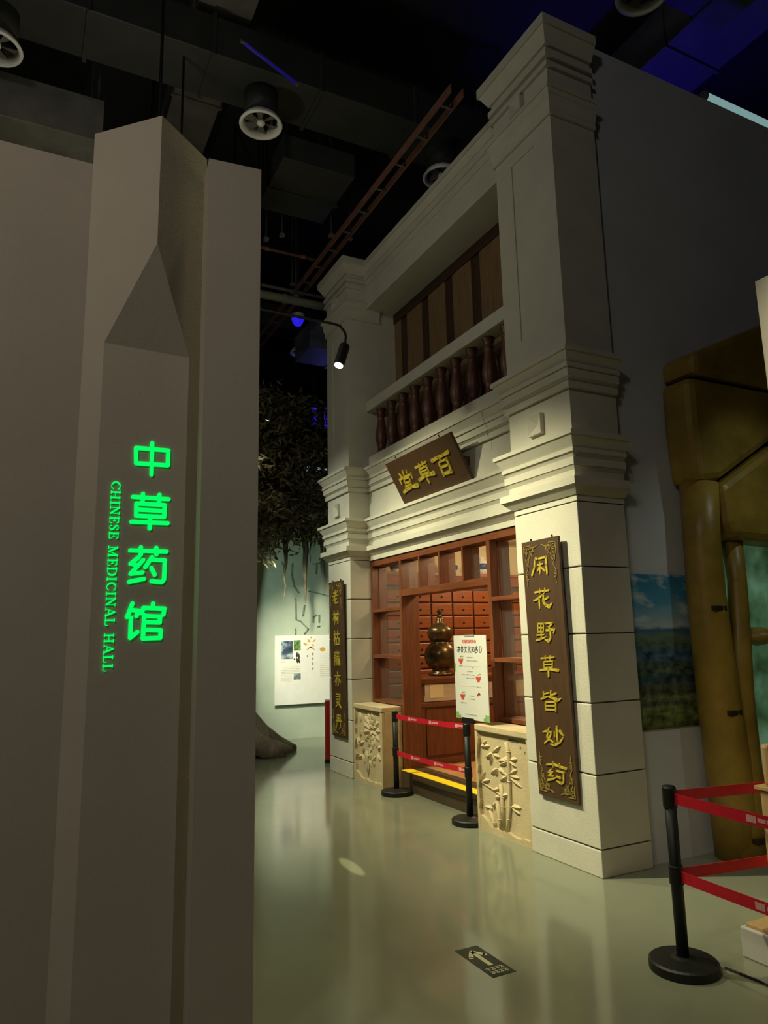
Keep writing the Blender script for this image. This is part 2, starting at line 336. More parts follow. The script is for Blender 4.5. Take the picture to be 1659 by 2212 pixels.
# far wall with its raised line relief
wf = structE('wall_far', (4, 12.25, 0))
obj('wall_panel', B(-8.8, 14.8, 12.25, 12.45, 0, 4.78), FARWALL, wf)
obj('plinth_band', B(-8.8, 14.8, 12.236, 12.25, 0, .10), FARWALL, wf)
FW = Fr((0, 12.25, 0), (1, 0, 0), (0, 0, 1), (0, -1, 0))
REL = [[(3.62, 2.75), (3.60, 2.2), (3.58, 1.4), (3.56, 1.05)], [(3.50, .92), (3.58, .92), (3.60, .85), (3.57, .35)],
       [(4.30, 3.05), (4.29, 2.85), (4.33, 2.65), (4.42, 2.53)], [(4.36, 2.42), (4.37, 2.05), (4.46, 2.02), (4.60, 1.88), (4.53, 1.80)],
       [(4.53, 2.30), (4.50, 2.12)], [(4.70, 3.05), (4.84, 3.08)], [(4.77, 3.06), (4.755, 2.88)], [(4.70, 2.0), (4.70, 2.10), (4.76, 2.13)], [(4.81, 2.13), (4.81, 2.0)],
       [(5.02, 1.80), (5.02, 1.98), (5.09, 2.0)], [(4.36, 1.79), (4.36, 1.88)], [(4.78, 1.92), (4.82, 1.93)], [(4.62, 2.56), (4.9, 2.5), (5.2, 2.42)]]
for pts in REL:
    obj('relief_line', FW.stroke(MB(), pts, .022, 0, .022, seg=6), RELIEFSHADE, wf)

# shop side wall with its landscape print
struct('wall_side', B(4.205, 9.6, 4.15, 4.30, 0, 6.93), SIDEWALL)

# ---- shop front between the two pillars
XF = 3.718; XW = 4.00; YA, YB = 4.88, 8.36
PA = [(2.686, 2.735, .012, .012), (2.735, 2.80, .012, .075), (2.80, 2.86, .085, .085), (2.86, 2.925, .022, .022), (2.925, 2.96, .022, .045), (2.96, 3.018, .05, .05),
      (3.018, 3.058, .03, .055), (3.058, 3.09, .065, .065), (3.09, 3.18, .05, .105), (3.18, 3.214, .115, .115)]
PBm = [(3.586, 3.638, .03, .03), (3.638, 3.668, .012, .045), (3.668, 3.742, .05, .05), (3.742, 3.776, .066, .066), (3.776, 3.86, .05, .10), (3.86, 3.895, .11, .11)]
PC = [(6.0, 6.045, .022, .022), (6.045, 6.12, .012, .04), (6.12, 6.17, .04, .04), (6.17, 6.215, .03, .06), (6.215, 6.25, .07, .07)]
PD = [(6.455, 6.50, .03, .03), (6.50, 6.545, 0, 0), (6.545, 6.60, .035, .035), (6.60, 6.66, .005, .005), (6.66, 6.78, .03, .09), (6.78, 6.87, .105, .105)]
wfr = structE('wall_front', (XW, 6.62, 2.68))
def strip(name, prof, parent=wfr, xw=XW, xb=4.30):
    mb = MB()
    for z0, z1, o0, o1 in prof: mb.frus((xw - o0, xb, YA, YB), z0, (xw - o1, xb, YA, YB), z1)
    return obj(name, mb, PLASTER, parent)
strip('lower_cornice', [(2.68, 2.686, .012, .012)] + PA)
obj('frieze_panel', B(XW, 4.30, YA, YB, 3.214, 3.586), PLASTER, wfr)
strip('upper_cornice', PBm)
obj('balcony_fascia', B(XW, 4.55, YA, YB, 3.895, 4.07), PLASTER, wfr, .006)
strip('roof_beam', [(6.185, 6.50, 0, 0), (6.50, 6.535, .014, .014), (6.535, 6.60, .004, .004), (6.60, 6.64, .022, .022), (6.64, 6.70, .01, .01), (6.70, 6.77, .02, .06), (6.77, 6.83, .075, .075)], xb=4.56)
obj('balcony_side_wall', B(4.205, 4.62, YB, 9.08, 3.9, 6.82), PLASTER, wfr)
obj('balcony_end_wall', B(4.205, 4.62, 4.305, YA, 3.9, 6.82), PLASTER, wfr)
obj('balcony_crack', MB().tube([(3.889, 5.55, 3.88), (3.93, 5.56, 3.74), (3.94, 5.54, 3.70), (3.965, 5.56, 3.62), (3.999, 5.545, 3.57), (3.999, 5.55, 3.47)], .0022, 4), INK, wfr)

DARKJ = M('mortar_and_hole_shade', (.16, .15, .12), .9, .1, 10)
def pillar(ya, yb, label):
    t = thing('stone_pillar', label, 'pillar', (XF + .24, (ya + yb) / 2, 0))
    xb = 4.205
    obj('mortar_core', B(XF + .016, xb - .016, ya + .016, yb - .016, 0, 2.70), DARKJ, t)
    zs = [0, .186, .686, 1.186, 1.686, 2.186, 2.686]
    for z0, z1 in zip(zs[:-1], zs[1:]):
        obj('stone_block', B(XF, xb, ya, yb, z0 + (.005 if z0 else 0), z1 - .005), PLASTER, t, .007)
    def lay(name, prof):
        mb = MB()
        for z0, z1, o0, o1 in prof: mb.frus((XF - o0, xb, ya - o0, yb + o0), z0, (XF - o1, xb, ya - o1, yb + o1), z1)
        return obj(name, mb, PLASTER, t)
    lay('lower_cornice', [(2.69, 2.735, .0, .0)] + PA[1:])
    obj('frieze_block', B(XF, xb, ya, yb, 3.214, 3.586), PLASTER, t)
    lay('upper_cornice', PBm)
    yc = (ya + yb) / 2
    obj('upper_shaft', B(XF + .010, xb, ya, yb, 3.895, 6.0), PLASTER, t)
    mb = MB(); p0, p1 = yc - .165, yc + .165
    mb.box(XF, XF + .0101, ya, p0, 3.895, 6.0); mb.box(XF, XF + .0101, p1, yb, 3.895, 6.0)
    mb.box(XF, XF + .0101, p0, p1, 3.895, 4.19); mb.box(XF, XF + .0101, p0, p1, 5.87, 6.0)
    obj('panel_border', mb, PLASTER, t)
    lay('capital_moulding', PC)
    obj('capital_block', B(XF, xb, ya, yb, 6.25, 6.455), PLASTER, t)
    lay('crown_moulding', PD)
    for zc, h in ((3.395, .085), (6.37, .075)):     # small square bosses with a hollow four-sided face
        x0 = XF - .038; yq = yc + .02
        q = [(x0, yq + h, zc - h), (x0, yq - h, zc - h), (x0, yq - h, zc + h), (x0, yq + h, zc + h)]
        bk = [(XF + .002, p[1], p[2]) for p in q]
        mb = MB().add(q + bk + [(XF + .001, yq, zc)], [(0, 1, 8), (1, 2, 8), (2, 3, 8), (3, 0, 8), (1, 0, 4, 5), (2, 1, 5, 6), (3, 2, 6, 7), (0, 3, 7, 4)])
        obj('square_boss', mb, PLASTER, t)
    return t
pillar(4.10, 4.88, 'tall cream stone pillar at the near right corner of the shop front')
pillar(8.36, 9.09, 'tall cream stone pillar at the far left end of the shop front')

# ---- balcony: timber wall and balustrade
t = thing('timber_wall', 'dark vertical plank wall at the back of the upper balcony', 'wall', (4.45, 6.62, 4.07))
obj('backing', B(4.49, 4.55, YA, YB, 4.07, 6.185), WOODX, t)
y = 8.45
edges = []
for k in range(6):
    y1 = 8.172 - k * .585; y0 = y1 - .175
    edges.append((y0, y1))
cur = YB
for y0, y1 in edges:
    if y1 < cur: obj('plank', B(4.45, 4.49, y1 + .004, cur, 4.07, 6.185), WOODD, t, .004)
    obj('dark_plank', B(4.462, 4.49, y0 + .004, y1, 4.07, 6.185), WOODX, t, .004)
    cur = y0
obj('plank', B(4.45, 4.49, YA, cur, 4.07, 6.185), WOODD, t, .004)
obj('top_rail', B(4.435, 4.45, YA, YB, 6.05, 6.185), WOODX, t)

t = thing('balustrade', 'cream balcony rail on a row of dark turned wooden balusters', 'balustrade', (4.10, 6.62, 4.07))
obj('handrail', B(3.99, 4.19, YA, YB, 4.70, 4.845), PLASTER, t, .008)
obj('bottom_plate', B(4.03, 4.19, YA, YB, 4.07, 4.085), PLASTER, t)
bp = [(.060, 0), (.064, .012), (.060, .028), (.048, .040), (.048, .050), (.058, .058), (.058, .068), (.050, .078), (.062, .12), (.077, .18), (.081, .23), (.076, .29), (.060, .37), (.047, .44), (.043, .49), (.047, .505), (.055, .512), (.048, .525), (.050, .55), (.062, .585), (.067, .60), (.067, .615)]
b0 = None
for k in range(11):
    yy = 8.155 - k * .311
    if b0 is None:
        b0 = obj('baluster', MB().lathe(bp, (0, 0, 0), 20), BALW, t, smooth=True, local=True); o = b0
    else:
        o = b0.copy(); COL.objects.link(o); o.parent = t
    o.location = (4.105 - 4.10, yy - 6.62, .015)

# ---- timber lattice shop screen with panes
t = thing('lattice_screen', 'red-brown timber lattice shop screen with a wide open doorway', 'shop screen', (4.02, 6.62, 0))
X0, X1 = 4.005, 4.21
obj('top_rail', B(X0, X1, YA + .002, YB - .002, 2.60, 2.672), WOODH, t, .004)
obj('stile', B(X0, X1, 8.305, 8.358, .905, 2.60), WOOD, t, .004)
obj('stile', B(X0, X1, 4.882, 4.93, .905, 2.60), WOOD, t, .004)
obj('jamb', B(X0, 4.24, 7.52, 7.57, 0, 2.60), WOOD, t, .004)
obj('jamb', B(X0, 4.24, 5.68, 5.74, 0, 2.60), WOOD, t, .004)
obj('lintel', B(X0, X1, 5.74, 7.52, 2.172, 2.247), WOODH, t, .004)
for yy in (7.08, 6.636, 6.17): obj('mullion', B(X0, X1, yy - .016, yy + .016, 2.247, 2.60), WOOD, t, .003)
for ya, yb in ((7.57, 8.305), (4.93, 5.68)):
    for z0, z1 in ((2.012, 2.052), (1.442, 1.482), (.905, .94)): obj('cross_rail', B(X0, X1, ya, yb, z0, z1), WOODH, t, .003)
    obj('lower_panel', B(4.02, 4.16, ya, yb, 0, .905), WOOD, t)
    for z0, z1 in ((2.052, 2.60), (1.482, 2.012), (.94, 1.442)):
        obj('pane', B(4.106, 4.111, ya, yb, z0, z1), GLASS, t)
        for yq in (ya, yb - .012): obj('bead', B(4.095, 4.123, yq, yq + .012, z0, z1), WOOD, t)
ys = [7.536, 7.08, 6.636, 6.17, 5.724]
for a, b in zip(ys[:-1], ys[1:]): obj('pane', B(4.106, 4.111, b + .016, a - .016, 2.247, 2.60), GLASS, t)

# ---- step, inside floor, inner room
t = thing('door_step', 'dark timber door step with a yellow warning strip along its edge', 'step', (4.0, 6.63, 0))
obj('tread', B(3.95, 4.28, 5.742, 7.518, 0, .205), STEPW, t, .004)
obj('warning_strip', B(3.948, 4.075, 5.75, 7.51, .205, .211), YELLOW, t)
struct('floor_shop', B(4.285, 9.5, 4.31, 9.3, 0, .2), MAT)
struct('wall_shop_left', B(4.21, 9.6, 9.31, 9.45, 0, 3.1), CREAMW)
struct('wall_shop_back', B(9.5, 9.6, 4.31, 9.3, 0, 3.1), CREAMW)
struct('ceiling_shop', B(4.31, 9.6, 4.31, 9.45, 3.1, 3.2), CREAMW)

t = thing('medicine_cabinet', 'tall wooden apothecary cabinet with rows of small orange drawers inside the shop', 'cabinet', (6.0, 9.1, .2))
obj('carcass', B(4.32, 9.0, 8.93, 9.30, .2, 2.42), WOODX, t)
obj('cornice', MB().frus((4.32, 9.0, 8.90, 9.30), 2.42, (4.32, 9.0, 8.86, 9.30), 2.60).box(4.32, 9.0, 8.84, 9.30, 2.56, 2.60), DRAWER, t)
d0 = None; kn = MB().lathe([(.004, 0), (.014, .004), (.016, .010), (.010, .016)], n=8)
kn.v = [(x, -z, y) for x, y, z in kn.v]
for c in range(9):
    for r in range(8):
        x0 = 4.505 + c * .36; z1 = 2.36 - r * .185
        if d0 is None:
            d0 = obj('drawer', B(-.170, .170, -.02, .03, -.083, .083), DRAWER, t, .012, local=True)
            k0 = obj('knob', kn, BLACK, d0, local=True); k0.location = (0, -.02, -.01); o = d0
        else: o = dup(d0, t)
        o.location = (x0 + .18 - 6.0, 8.92 - 9.1, z1 - .0925 - .2)

t = thing('shop_counter', 'dark red wooden shop counter with a pale stone strip behind the doorway', 'counter', (5.2, 7.86, .2))
obj('body', B(4.30, 6.7, 7.66, 8.10, .2, 1.15), WOODH, t)
obj('counter_top', MB().box(4.285, 6.74, 7.60, 8.14, 1.175, 1.21).frus((4.29, 6.72, 7.625, 8.12), 1.135, (4.285, 6.74, 7.60, 8.14), 1.175), WOODH, t, .006)
obj('stone_strip', B(4.36, 6.68, 7.645, 7.66, .925, 1.125), MARBLE, t)
obj('waist_rail', B(4.29, 6.72, 7.62, 7.66, .865, .915), WOODH, t, .006)
obj('base_rail', B(4.29, 6.72, 7.62, 7.66, .2, .27), WOODH, t, .006)
for k in range(4):
    xx = 4.30 + k * .6
    obj('panel_stile', B(xx, xx + .05, 7.63, 7.66, .27, .865), WOOD, t, .004)
    obj('front_panel', B(xx + .07, xx + .58, 7.645, 7.66, .30, .84), WOOD, t, .008)
o = tag(obj('note_sheet', B(4.43, 4.62, 7.640, 7.6445, .965, 1.118), CREAMP), 'small cream notice sheet stuck on the counter front', 'notice')
gp = [(.0, 0), (.13, 0), (.14, .03), (.11, .06), (.10, .075), (.15, .10), (.195, .17), (.21, .25), (.19, .33), (.14, .395), (.105, .415), (.115, .425), (.15, .47), (.165, .53), (.15, .585), (.10, .625), (.065, .645), (.055, .66), (.05, .70), (.036, .73)]
t = thing('bronze_gourd', 'polished bronze double gourd ornament standing on the shop counter', 'ornament', (4.74, 7.88, 1.21))
obj('gourd_body', MB().lathe(gp, n=28), BRONZE, t, smooth=True, local=True)
obj('stopper', MB().lathe([(.034, .73), (.028, .745), (.024, .77), (.034, .785), (.036, .80), (.026, .815), (.008, .825)], n=16), BRONZE, t, smooth=True, local=True)
obj('foot_ring', MB().lathe([(.15, -.0), (.165, .012), (.165, .03), (.14, .045)], n=28), BRONZE, t, smooth=True, local=True)
for (xx, lab, zz) in ((6.10, 'yellow tea carton on the counter seen through the right lattice panes', .20), (6.36, 'yellow tea carton behind the other carton at the counter end', .16)):
    t = thing('tea_carton', lab, 'carton', (xx, 7.85, 1.21))
    obj('carton_body', B(-.08, .08, -.06, .06, 0, zz), M('yellow_carton', (.62, .52, .10), .6, .1, 10), t, .004, local=True)
    obj('carton_lid', B(-.082, .082, -.062, .062, zz, zz + .02), WHITE, t, local=True)
vp = [(.04, 0), (.055, .01), (.085, .06), (.095, .11), (.08, .16), (.05, .185), (.038, .20), (.045, .215)]
for (xx, sc_, lab) in ((6.20, 1.25, 'blue and white porcelain vase on the cabinet top, nearest the right jamb'), (5.66, 1.0, 'squat blue and white porcelain jar in the middle of the cabinet top'), (4.72, .9, 'small porcelain jar at the left end of the cabinet top')):
    t = thing('porcelain_vase', lab, 'vase', (xx, 9.02, 2.60), group=None)
    obj('vase_body', MB().lathe([(r * sc_, z * sc_) for r, z in vp], n=20), PORC, t, smooth=True, local=True)
    obj('painted_band', MB().lathe([(.0865 * sc_, .062 * sc_), (.0975 * sc_, .105 * sc_), (.090 * sc_, .135 * sc_), (.088 * sc_, .135 * sc_), (.0945 * sc_, .105 * sc_), (.0845 * sc_, .062 * sc_)], n=20), BLUEP, t, smooth=True, local=True)

# ---- carved stone blocks
def lens(mb, F, a, b, wd, c0, hgt):                     # a leaf: pointed both ends, ridged along the middle
    (x0, y0), (x1, y1) = a, b; L = math.hypot(x1 - x0, y1 - y0); nx, ny = -(y1 - y0) / L, (x1 - x0) / L
    P = []; ts = (0, .25, .55, .8, 1); ws = (0.12, .85, 1, .6, .02)
    for t_, w_ in zip(ts, ws):
        x, y = x0 + (x1 - x0) * t_, y0 + (y1 - y0) * t_
        P += [F.p(x + nx * wd * w_, y + ny * wd * w_, c0), F.p(x, y, c0 + hgt * (.35 + .65 * w_)), F.p(x - nx * wd * w_, y - ny * wd * w_, c0)]
    fs = []
    for i in range(4):
        k = i * 3; fs += [(k, k + 1, k + 4, k + 3), (k + 1, k + 2, k + 5, k + 4)]
    return mb.add(P, fs + [(0, 1, 2), (12, 13, 14)])
def carved_block(ya, yb, label):
    t = thing('carved_stone_block', label, 'carved stone', (3.9, (ya + yb) / 2, 0))
    W_ = yb - ya
    F = Fr((3.74, yb, 0), (0, -1, 0), (0, 0, 1), (-1, 0, 0))
    obj('block_body', B(3.772, 4.003, ya, yb, 0, .845), STONE, t, .006)
    obj('top_slab', B(3.735, 4.003, ya, yb - .001, .845, .9), STONE, t, .008)
    # broken border around the sunk panel
    for (side, base, lo, hi) in (('l', .035, .04, .84), ('r', W_ - .035, .04, .84)):
        n = 14; pts = [(0 if side == 'l' else W_, .84), (0 if side == 'l' else W_, 0)]
        for k in range(n + 1): pts.append((base + random.uniform(-.012, .022) * (1 if side == 'l' else -1), .84 * k / n))
        if side == 'r': pts = pts[::-1]
        obj('panel_border', MB().prism([F.p(x, y, -.033) for x, y in pts], F.n * .033), STONE, t)
    pts = [(.03, 0), (W_ - .03, 0)] + [(W_ - .03 - (W_ - .06) * k / 14, .05 + random.uniform(-.012, .02) + (.08 * max(0, k - 11) / 3)) for k in range(15)]
    obj('panel_border', MB().prism([F.p(x, y, -.0335) for x, y in pts], F.n * .032), STONE, t)
    return t, F
t, F = carved_block(4.882, 5.67, 'sandstone block carved with bamboo, right of the shop doorway')
BL = [[(227,670),(350,741)],[(227,665),(121,617)],[(231,660),(185,567)],[(236,666),(329,649)],[(473,640),(393,653)],[(478,643),(580,665)],[(477,638),(562,602)],[(473,635),(323,583)],[(473,637),(308,618)],[(293,548),(189,491)],[(297,549),(259,486)],[(302,552),(392,526)],[(454,520),(573,576)],[(458,516),(597,515)],[(462,511),(621,447)],[(453,513),(322,454)],[(449,509),(429,440)],[(40,403),(102,491)],[(40,400),(165,432)],[(230,356),(297,383)],[(240,303),(310,316)],[(339,328),(422,353)],[(339,326),(383,318)],[(468,271),(602,281)],[(476,267),(585,229)],[(189,203),(73,197)],[(189,198),(128,155)],[(200,215),(240,254)],[(94,708),(184,724)],[(105,717),(54,708)],[(96,730),(138,761)]]
BS = [[(441,785),(470,711),(467,467),(459,264),(432,159),(393,40)],[(338,425),(359,245),(349,46)],[(270,280),(304,133),(312,42)],[(159,177),(218,90),(232,52)]]
BT = [[(227,665),(311,551),(373,523),(454,515)],[(40,397),(212,363),(339,328)],[(470,640),(475,700)],[(454,515),(466,600)]]
for i, pts in enumerate(BS):
    P = [F.p(x / 1000, y / 1000, -.026) for x, y in pts]
    o = obj('bamboo_stalk', MB().tube(P, [.019] * len(P), 8), STONE2, t, smooth=True)
    for p in P[1:-1]: obj('stalk_node', MB().tube([p - Vector((0, 0, .006)), p, p + Vector((0, 0, .006))], [.0195, .024, .0195], 8), STONE2, o)
for pts in BT: obj('bamboo_twig', MB().tube([F.p(x / 1000, y / 1000, -.027) for x, y in pts], .008, 6), STONE2, t)
for a, b in BL:
    a, b = [(x / 1000, y / 1000) for x, y in (a, b)]
    obj('bamboo_leaf', lens(MB(), F, a, b, .023, -.033, .024), STONE2, t)
for x, y in ((.632, .761), (.688, .726)): obj('drill_hole', MB().tube([F.p(x, y, -.0335), F.p(x, y, -.0305)], .011, 10), DARKJ, t)  # dark discs stand in for the shade in the holes
obj('drill_slot', F.slab(MB(), .47, .60, .797, .815, -.0335, -.029), DARKJ, t)  # dark slab stands in for the shade in the slot
t, F = carved_block(7.57, 8.358, 'sandstone block carved with a peony, left of the shop doorway')
F.o.y += .07
for ring, (n, r0, ln, wd, h) in enumerate(((13, .11, .12, .046, .022), (10, .055, .105, .044, .029), (6, .012, .075, .036, .034))):
    for k in range(n):
        a = 2 * pi * k / n + ring * .3
        c, s_ = cos(a), sin(a)
        obj('peony_petal', lens(MB(), F, (.515 + r0 * c, .62 + r0 * s_ * .95), (.515 + (r0 + ln) * c, .62 + (r0 + ln) * s_ * .95), wd, -.033, h), STONE2, t)
for (x, y, ang, ln) in ((.219,.69,100,.12),(.237,.60,250,.10),(.30,.46,200,.13),(.33,.42,240,.11),(.353,.37,300,.12),(.464,.40,280,.13),(.186,.33,250,.10),(.262,.30,200,.12),(.262,.31,300,.10),(.62,.33,220,.14),(.66,.36,330,.11),(.432,.24,250,.13),(.447,.28,310,.10),(.68,.42,20,.10),(.20,.45,160,.10),(.16,.40,120,.10),(.50,.33,200,.10),(.57,.30,270,.10)):
    obj('peony_leaf', lens(MB(), F, (x, y), (x + ln * cos(R(ang)), y + ln * sin(R(ang))), .034, -.033, .024), STONE2, t)
obj('peony_stem', MB().tube([F.p(.50, .40, -.027), F.p(.46, .30, -.027), F.p(.44, .17, -.027), F.p(.40, .09, -.03)], [.011, .011, .012, .014], 6), STONE2, t)

# ================================================================== lettering
SIGN = {
 '中': [('c',[(138,2452),(262,2451),(262,2389),(141,2389)]),('o',[(199,2477),(201,2347)])],
 '草': [('o',[(134,2252),(269,2250)]),('o',[(171,2266),(171,2239)]),('o',[(234,2266),(233,2238)]),('c',[(148,2226),(255,2225),(255,2177),(149,2177)]),('o',[(149,2202),(255,2201)]),('o',[(201,2175),(201,2128)]),('o',[(132,2152),(269,2152)])],
 '药': [('o',[(132,2039),(268,2038)]),('o',[(171,2052),(172,2024)]),('o',[(229,2052),(230,2026)]),('o',[(165,2014),(135,1987),(154,1983)]),('o',[(181,2003),(137,1948),(180,1954)]),('o',[(133,1917),(186,1929)]),('o',[(214,2015),(190,1975)]),('o',[(213,2005),(263,2003),(262,1928),(254,1917),(215,1920)]),('o',[(213,1973),(226,1946)])],
 '馆': [('o',[(148,1834),(131,1782)]),('o',[(142,1810),(171,1806),(165,1786)]),('o',[(145,1780),(145,1703),(170,1725)]),('o',[(224,1834),(225,1821)]),('o',[(183,1796),(189,1817),(267,1814),(264,1790)]),('o',[(193,1789),(191,1700)]),('o',[(195,1786),(252,1783),(251,1760),(196,1762)]),('o',[(194,1734),(256,1730),(255,1701),(192,1700)])],
}
SHOP = {
 '百': [([(947,366),(1065,374),(1177,373),(1280,381)],[46,35,31,46]),([(1104,367),(1087,325)],[18,22]),([(1043,320),(1202,323)],[24,24]),([(1043,320),(1038,251),(1032,177)],[25,27,33]),([(1202,323),(1200,254),(1185,177)],[33,35,40]),([(1043,264),(1197,259)],[27,27]),([(1042,189),(1194,182)],[36,35])],
 '草': [([(586,372),(713,375),(821,383)],[31,25,24]),([(676,395),(675,350)],[16,18]),([(756,401),(755,358)],[16,18]),([(638,336),(631,266)],[24,24]),([(638,336),(806,343)],[22,22]),([(806,343),(803,275)],[24,24]),([(634,304),(805,304)],[20,20]),([(634,270),(801,273)],[22,22]),([(553,228),(680,244),(785,242),(870,237)],[40,31,36,55]),([(704,272),(711,218),(713,165)],[24,25,33])],
 '堂': [([(208,382),(226,341)],[18,25]),([(308,400),(299,350)],[22,24]),([(387,389),(373,361)],[16,22]),([(163,256),(165,319),(269,326),(440,328)],[18,31,27,29]),([(440,328),(436,272)],[31,13]),([(252,307),(375,304)],[22,22]),([(252,307),(247,250)],[24,25]),([(375,304),(368,254)],[24,25]),([(244,258),(371,257)],[22,22]),([(213,220),(352,222)],[22,22]),([(294,243),(292,189)],[22,24]),([(128,164),(212,182),(337,190),(460,183)],[36,42,33,58])],
}
COUPLET = {
 '闲': [([(162,1814),(154,1759),(117,1701)],[18,18,21]),([(175,1832),(192,1820)],[16,13]),([(215,1824),(304,1827)],[16,18]),([(300,1826),(302,1764),(302,1698)],[21,21,20]),([(192,1774),(258,1778)],[12,12]),([(228,1792),(217,1705)],[14,14]),([(219,1763),(189,1724)],[12,10]),([(232,1753),(276,1721)],[11,14])],
 '花': [([(138,1560),(223,1564),(304,1566)],[16,14,17]),([(198,1579),(194,1548)],[12,12]),([(263,1584),(253,1554)],[13,12]),([(213,1530),(162,1505),(115,1495)],[17,19,12]),([(184,1506),(182,1435)],[20,16]),([(290,1511),(237,1492)],[18,13]),([(240,1540),(231,1484),(256,1451),(300,1439),(331,1464)],[18,18,23,30,12])],
 '野': [([(146,1312),(217,1310)],[13,13]),([(144,1313),(138,1246)],[13,13]),([(215,1311),(205,1245)],[13,13]),([(142,1281),(212,1279)],[12,12]),([(138,1249),(206,1247)],[12,12]),([(182,1311),(174,1197)],[12,12]),([(123,1223),(208,1225)],[12,13]),([(111,1183),(164,1191),(228,1208)],[16,17,11]),([(246,1313),(319,1312)],[17,14]),([(319,1312),(273,1281)],[16,10]),([(270,1287),(294,1265)],[12,13]),([(241,1260),(338,1262),(325,1237)],[17,17,11]),([(286,1258),(289,1203),(261,1173),(219,1188)],[17,19,21,12])],
 '草': [([(153,1042),(231,1048),(308,1052)],[13,12,14]),([(204,1060),(205,1032)],[11,11]),([(265,1063),(260,1035)],[11,11]),([(181,1017),(183,970)],[12,12]),([(181,1017),(290,1024)],[12,12]),([(288,1024),(280,976)],[13,13]),([(181,995),(285,1000)],[11,11]),([(183,972),(280,977)],[12,12]),([(133,952),(236,962),(346,955)],[16,16,24]),([(234,971),(229,908)],[21,20])],
 '皆': [([(149,785),(155,741)],[12,12]),([(158,769),(215,783)],[12,11]),([(119,730),(195,753)],[17,11]),([(239,796),(234,754)],[12,12]),([(242,768),(298,782)],[12,16]),([(206,753),(247,747),(309,731),(350,746)],[13,18,24,10]),([(166,710),(163,651)],[14,14]),([(165,708),(290,717)],[13,13]),([(289,717),(283,653)],[16,17]),([(164,681),(285,689)],[12,12]),([(161,654),(283,657)],[13,14])],
 '妙': [([(109,481),(163,492),(210,484)],[10,19,14]),([(185,517),(154,447),(219,413)],[14,18,8]),([(210,484),(181,437),(121,398)],[14,14,12]),([(278,533),(272,435)],[21,20]),([(247,492),(245,459)],[10,14]),([(310,504),(347,474)],[24,7]),([(338,457),(298,421),(236,395),(187,397)],[11,18,20,7])],
 '药': [([(126,239),(203,252),(270,244),(348,239)],[11,17,16,20]),([(202,268),(201,232)],[11,11]),([(275,262),(276,235)],[11,11]),([(176,210),(137,186),(181,192)],[11,12,10]),([(190,191),(136,159),(193,163)],[11,12,10]),([(126,125),(167,137),(230,158)],[16,20,7]),([(236,209),(320,205)],[13,16]),([(318,205),(310,141),(285,123),(230,132)],[17,17,18,8]),([(231,168),(271,160)],[10,16])],
}
HAND = {'老': [[(20,22),(80,20)],[(50,5),(50,40)],[(8,42),(92,40)],[(85,12),(15,70)],[(75,58),(45,72)],[(42,55),(42,85),(60,92),(88,85)]],
 '树': [[(8,30),(40,28)],[(24,8),(24,95)],[(24,40),(6,65)],[(26,42),(38,58)],[(42,28),(60,26),(42,75)],[(44,38),(62,72)],[(64,32),(96,30)],[(84,8),(84,85),(74,88)],[(68,50),(75,62)]],
 '枯': [[(8,30),(40,28)],[(24,8),(24,95)],[(24,40),(6,65)],[(26,42),(38,58)],[(45,28),(96,26)],[(70,8),(70,52)],[(50,54),(92,54),(92,92),(50,92),(50,54)]],
 '藤': [[(10,14),(90,14)],[(35,5),(35,24)],[(65,5),(65,24)],[(14,30),(14,70),(8,95)],[(14,30),(36,30),(36,92)],[(14,48),(36,48)],[(14,65),(36,65)],[(45,38),(92,36)],[(48,52),(95,50)],[(70,26),(45,75)],[(70,50),(94,75)],[(70,62),(70,95)],[(52,85),(62,75)],[(78,75),(90,92)]],
 '亦': [[(50,5),(52,18)],[(8,28),(92,26)],[(40,28),(36,65),(20,92)],[(60,28),(60,88),(50,90)],[(25,48),(12,72)],[(76,48),(90,70)]],
 '灵': [[(20,12),(80,12),(80,44),(20,44)],[(22,28),(80,28)],[(50,45),(45,75),(12,95)],[(28,58),(32,70)],[(72,55),(62,68)],[(52,65),(90,94)]],
 '丹': [[(28,10),(26,60),(12,92)],[(28,10),(76,10),(76,85),(62,90)],[(8,48),(94,46)],[(46,25),(54,36)]],
 '凉': [[(8,20),(18,32)],[(6,75),(22,50)],[(60,5),(64,15)],[(32,20),(95,20)],[(42,32),(84,32),(84,52),(42,52),(42,32)],[(63,52),(63,92),(54,88)],[(45,65),(34,82)],[(80,64),(92,80)]],
 '茶': [[(8,18),(92,18)],[(33,6),(33,28)],[(67,6),(67,28)],[(50,28),(8,58)],[(50,28),(92,58)],[(25,62),(75,62)],[(50,48),(50,95)],[(38,72),(22,88)],[(62,72),(78,88)]],
 '文': [[(50,5),(55,16)],[(8,26),(92,26)],[(70,26),(50,65),(10,94)],[(30,26),(55,70),(92,94)]],
 '化': [[(32,6),(8,52)],[(24,35),(24,95)],[(85,22),(50,55)],[(54,8),(54,82),(64,92),(92,90),(94,72)]],
 '知': [[(24,6),(10,32)],[(12,26),(50,26)],[(4,50),(52,50)],[(30,26),(28,60),(6,94)],[(32,60),(48,85)],[(60,24),(92,24),(92,82),(60,82),(60,24)]],
 '多': [[(52,4),(20,32)],[(48,16),(80,16),(20,52)],[(60,40),(22,72)],[(56,54),(92,54),(60,84),(14,97)]],
 'D': [[(25,8),(25,92)],[(25,8),(60,12),(82,35),(82,65),(60,88),(25,92)]]}
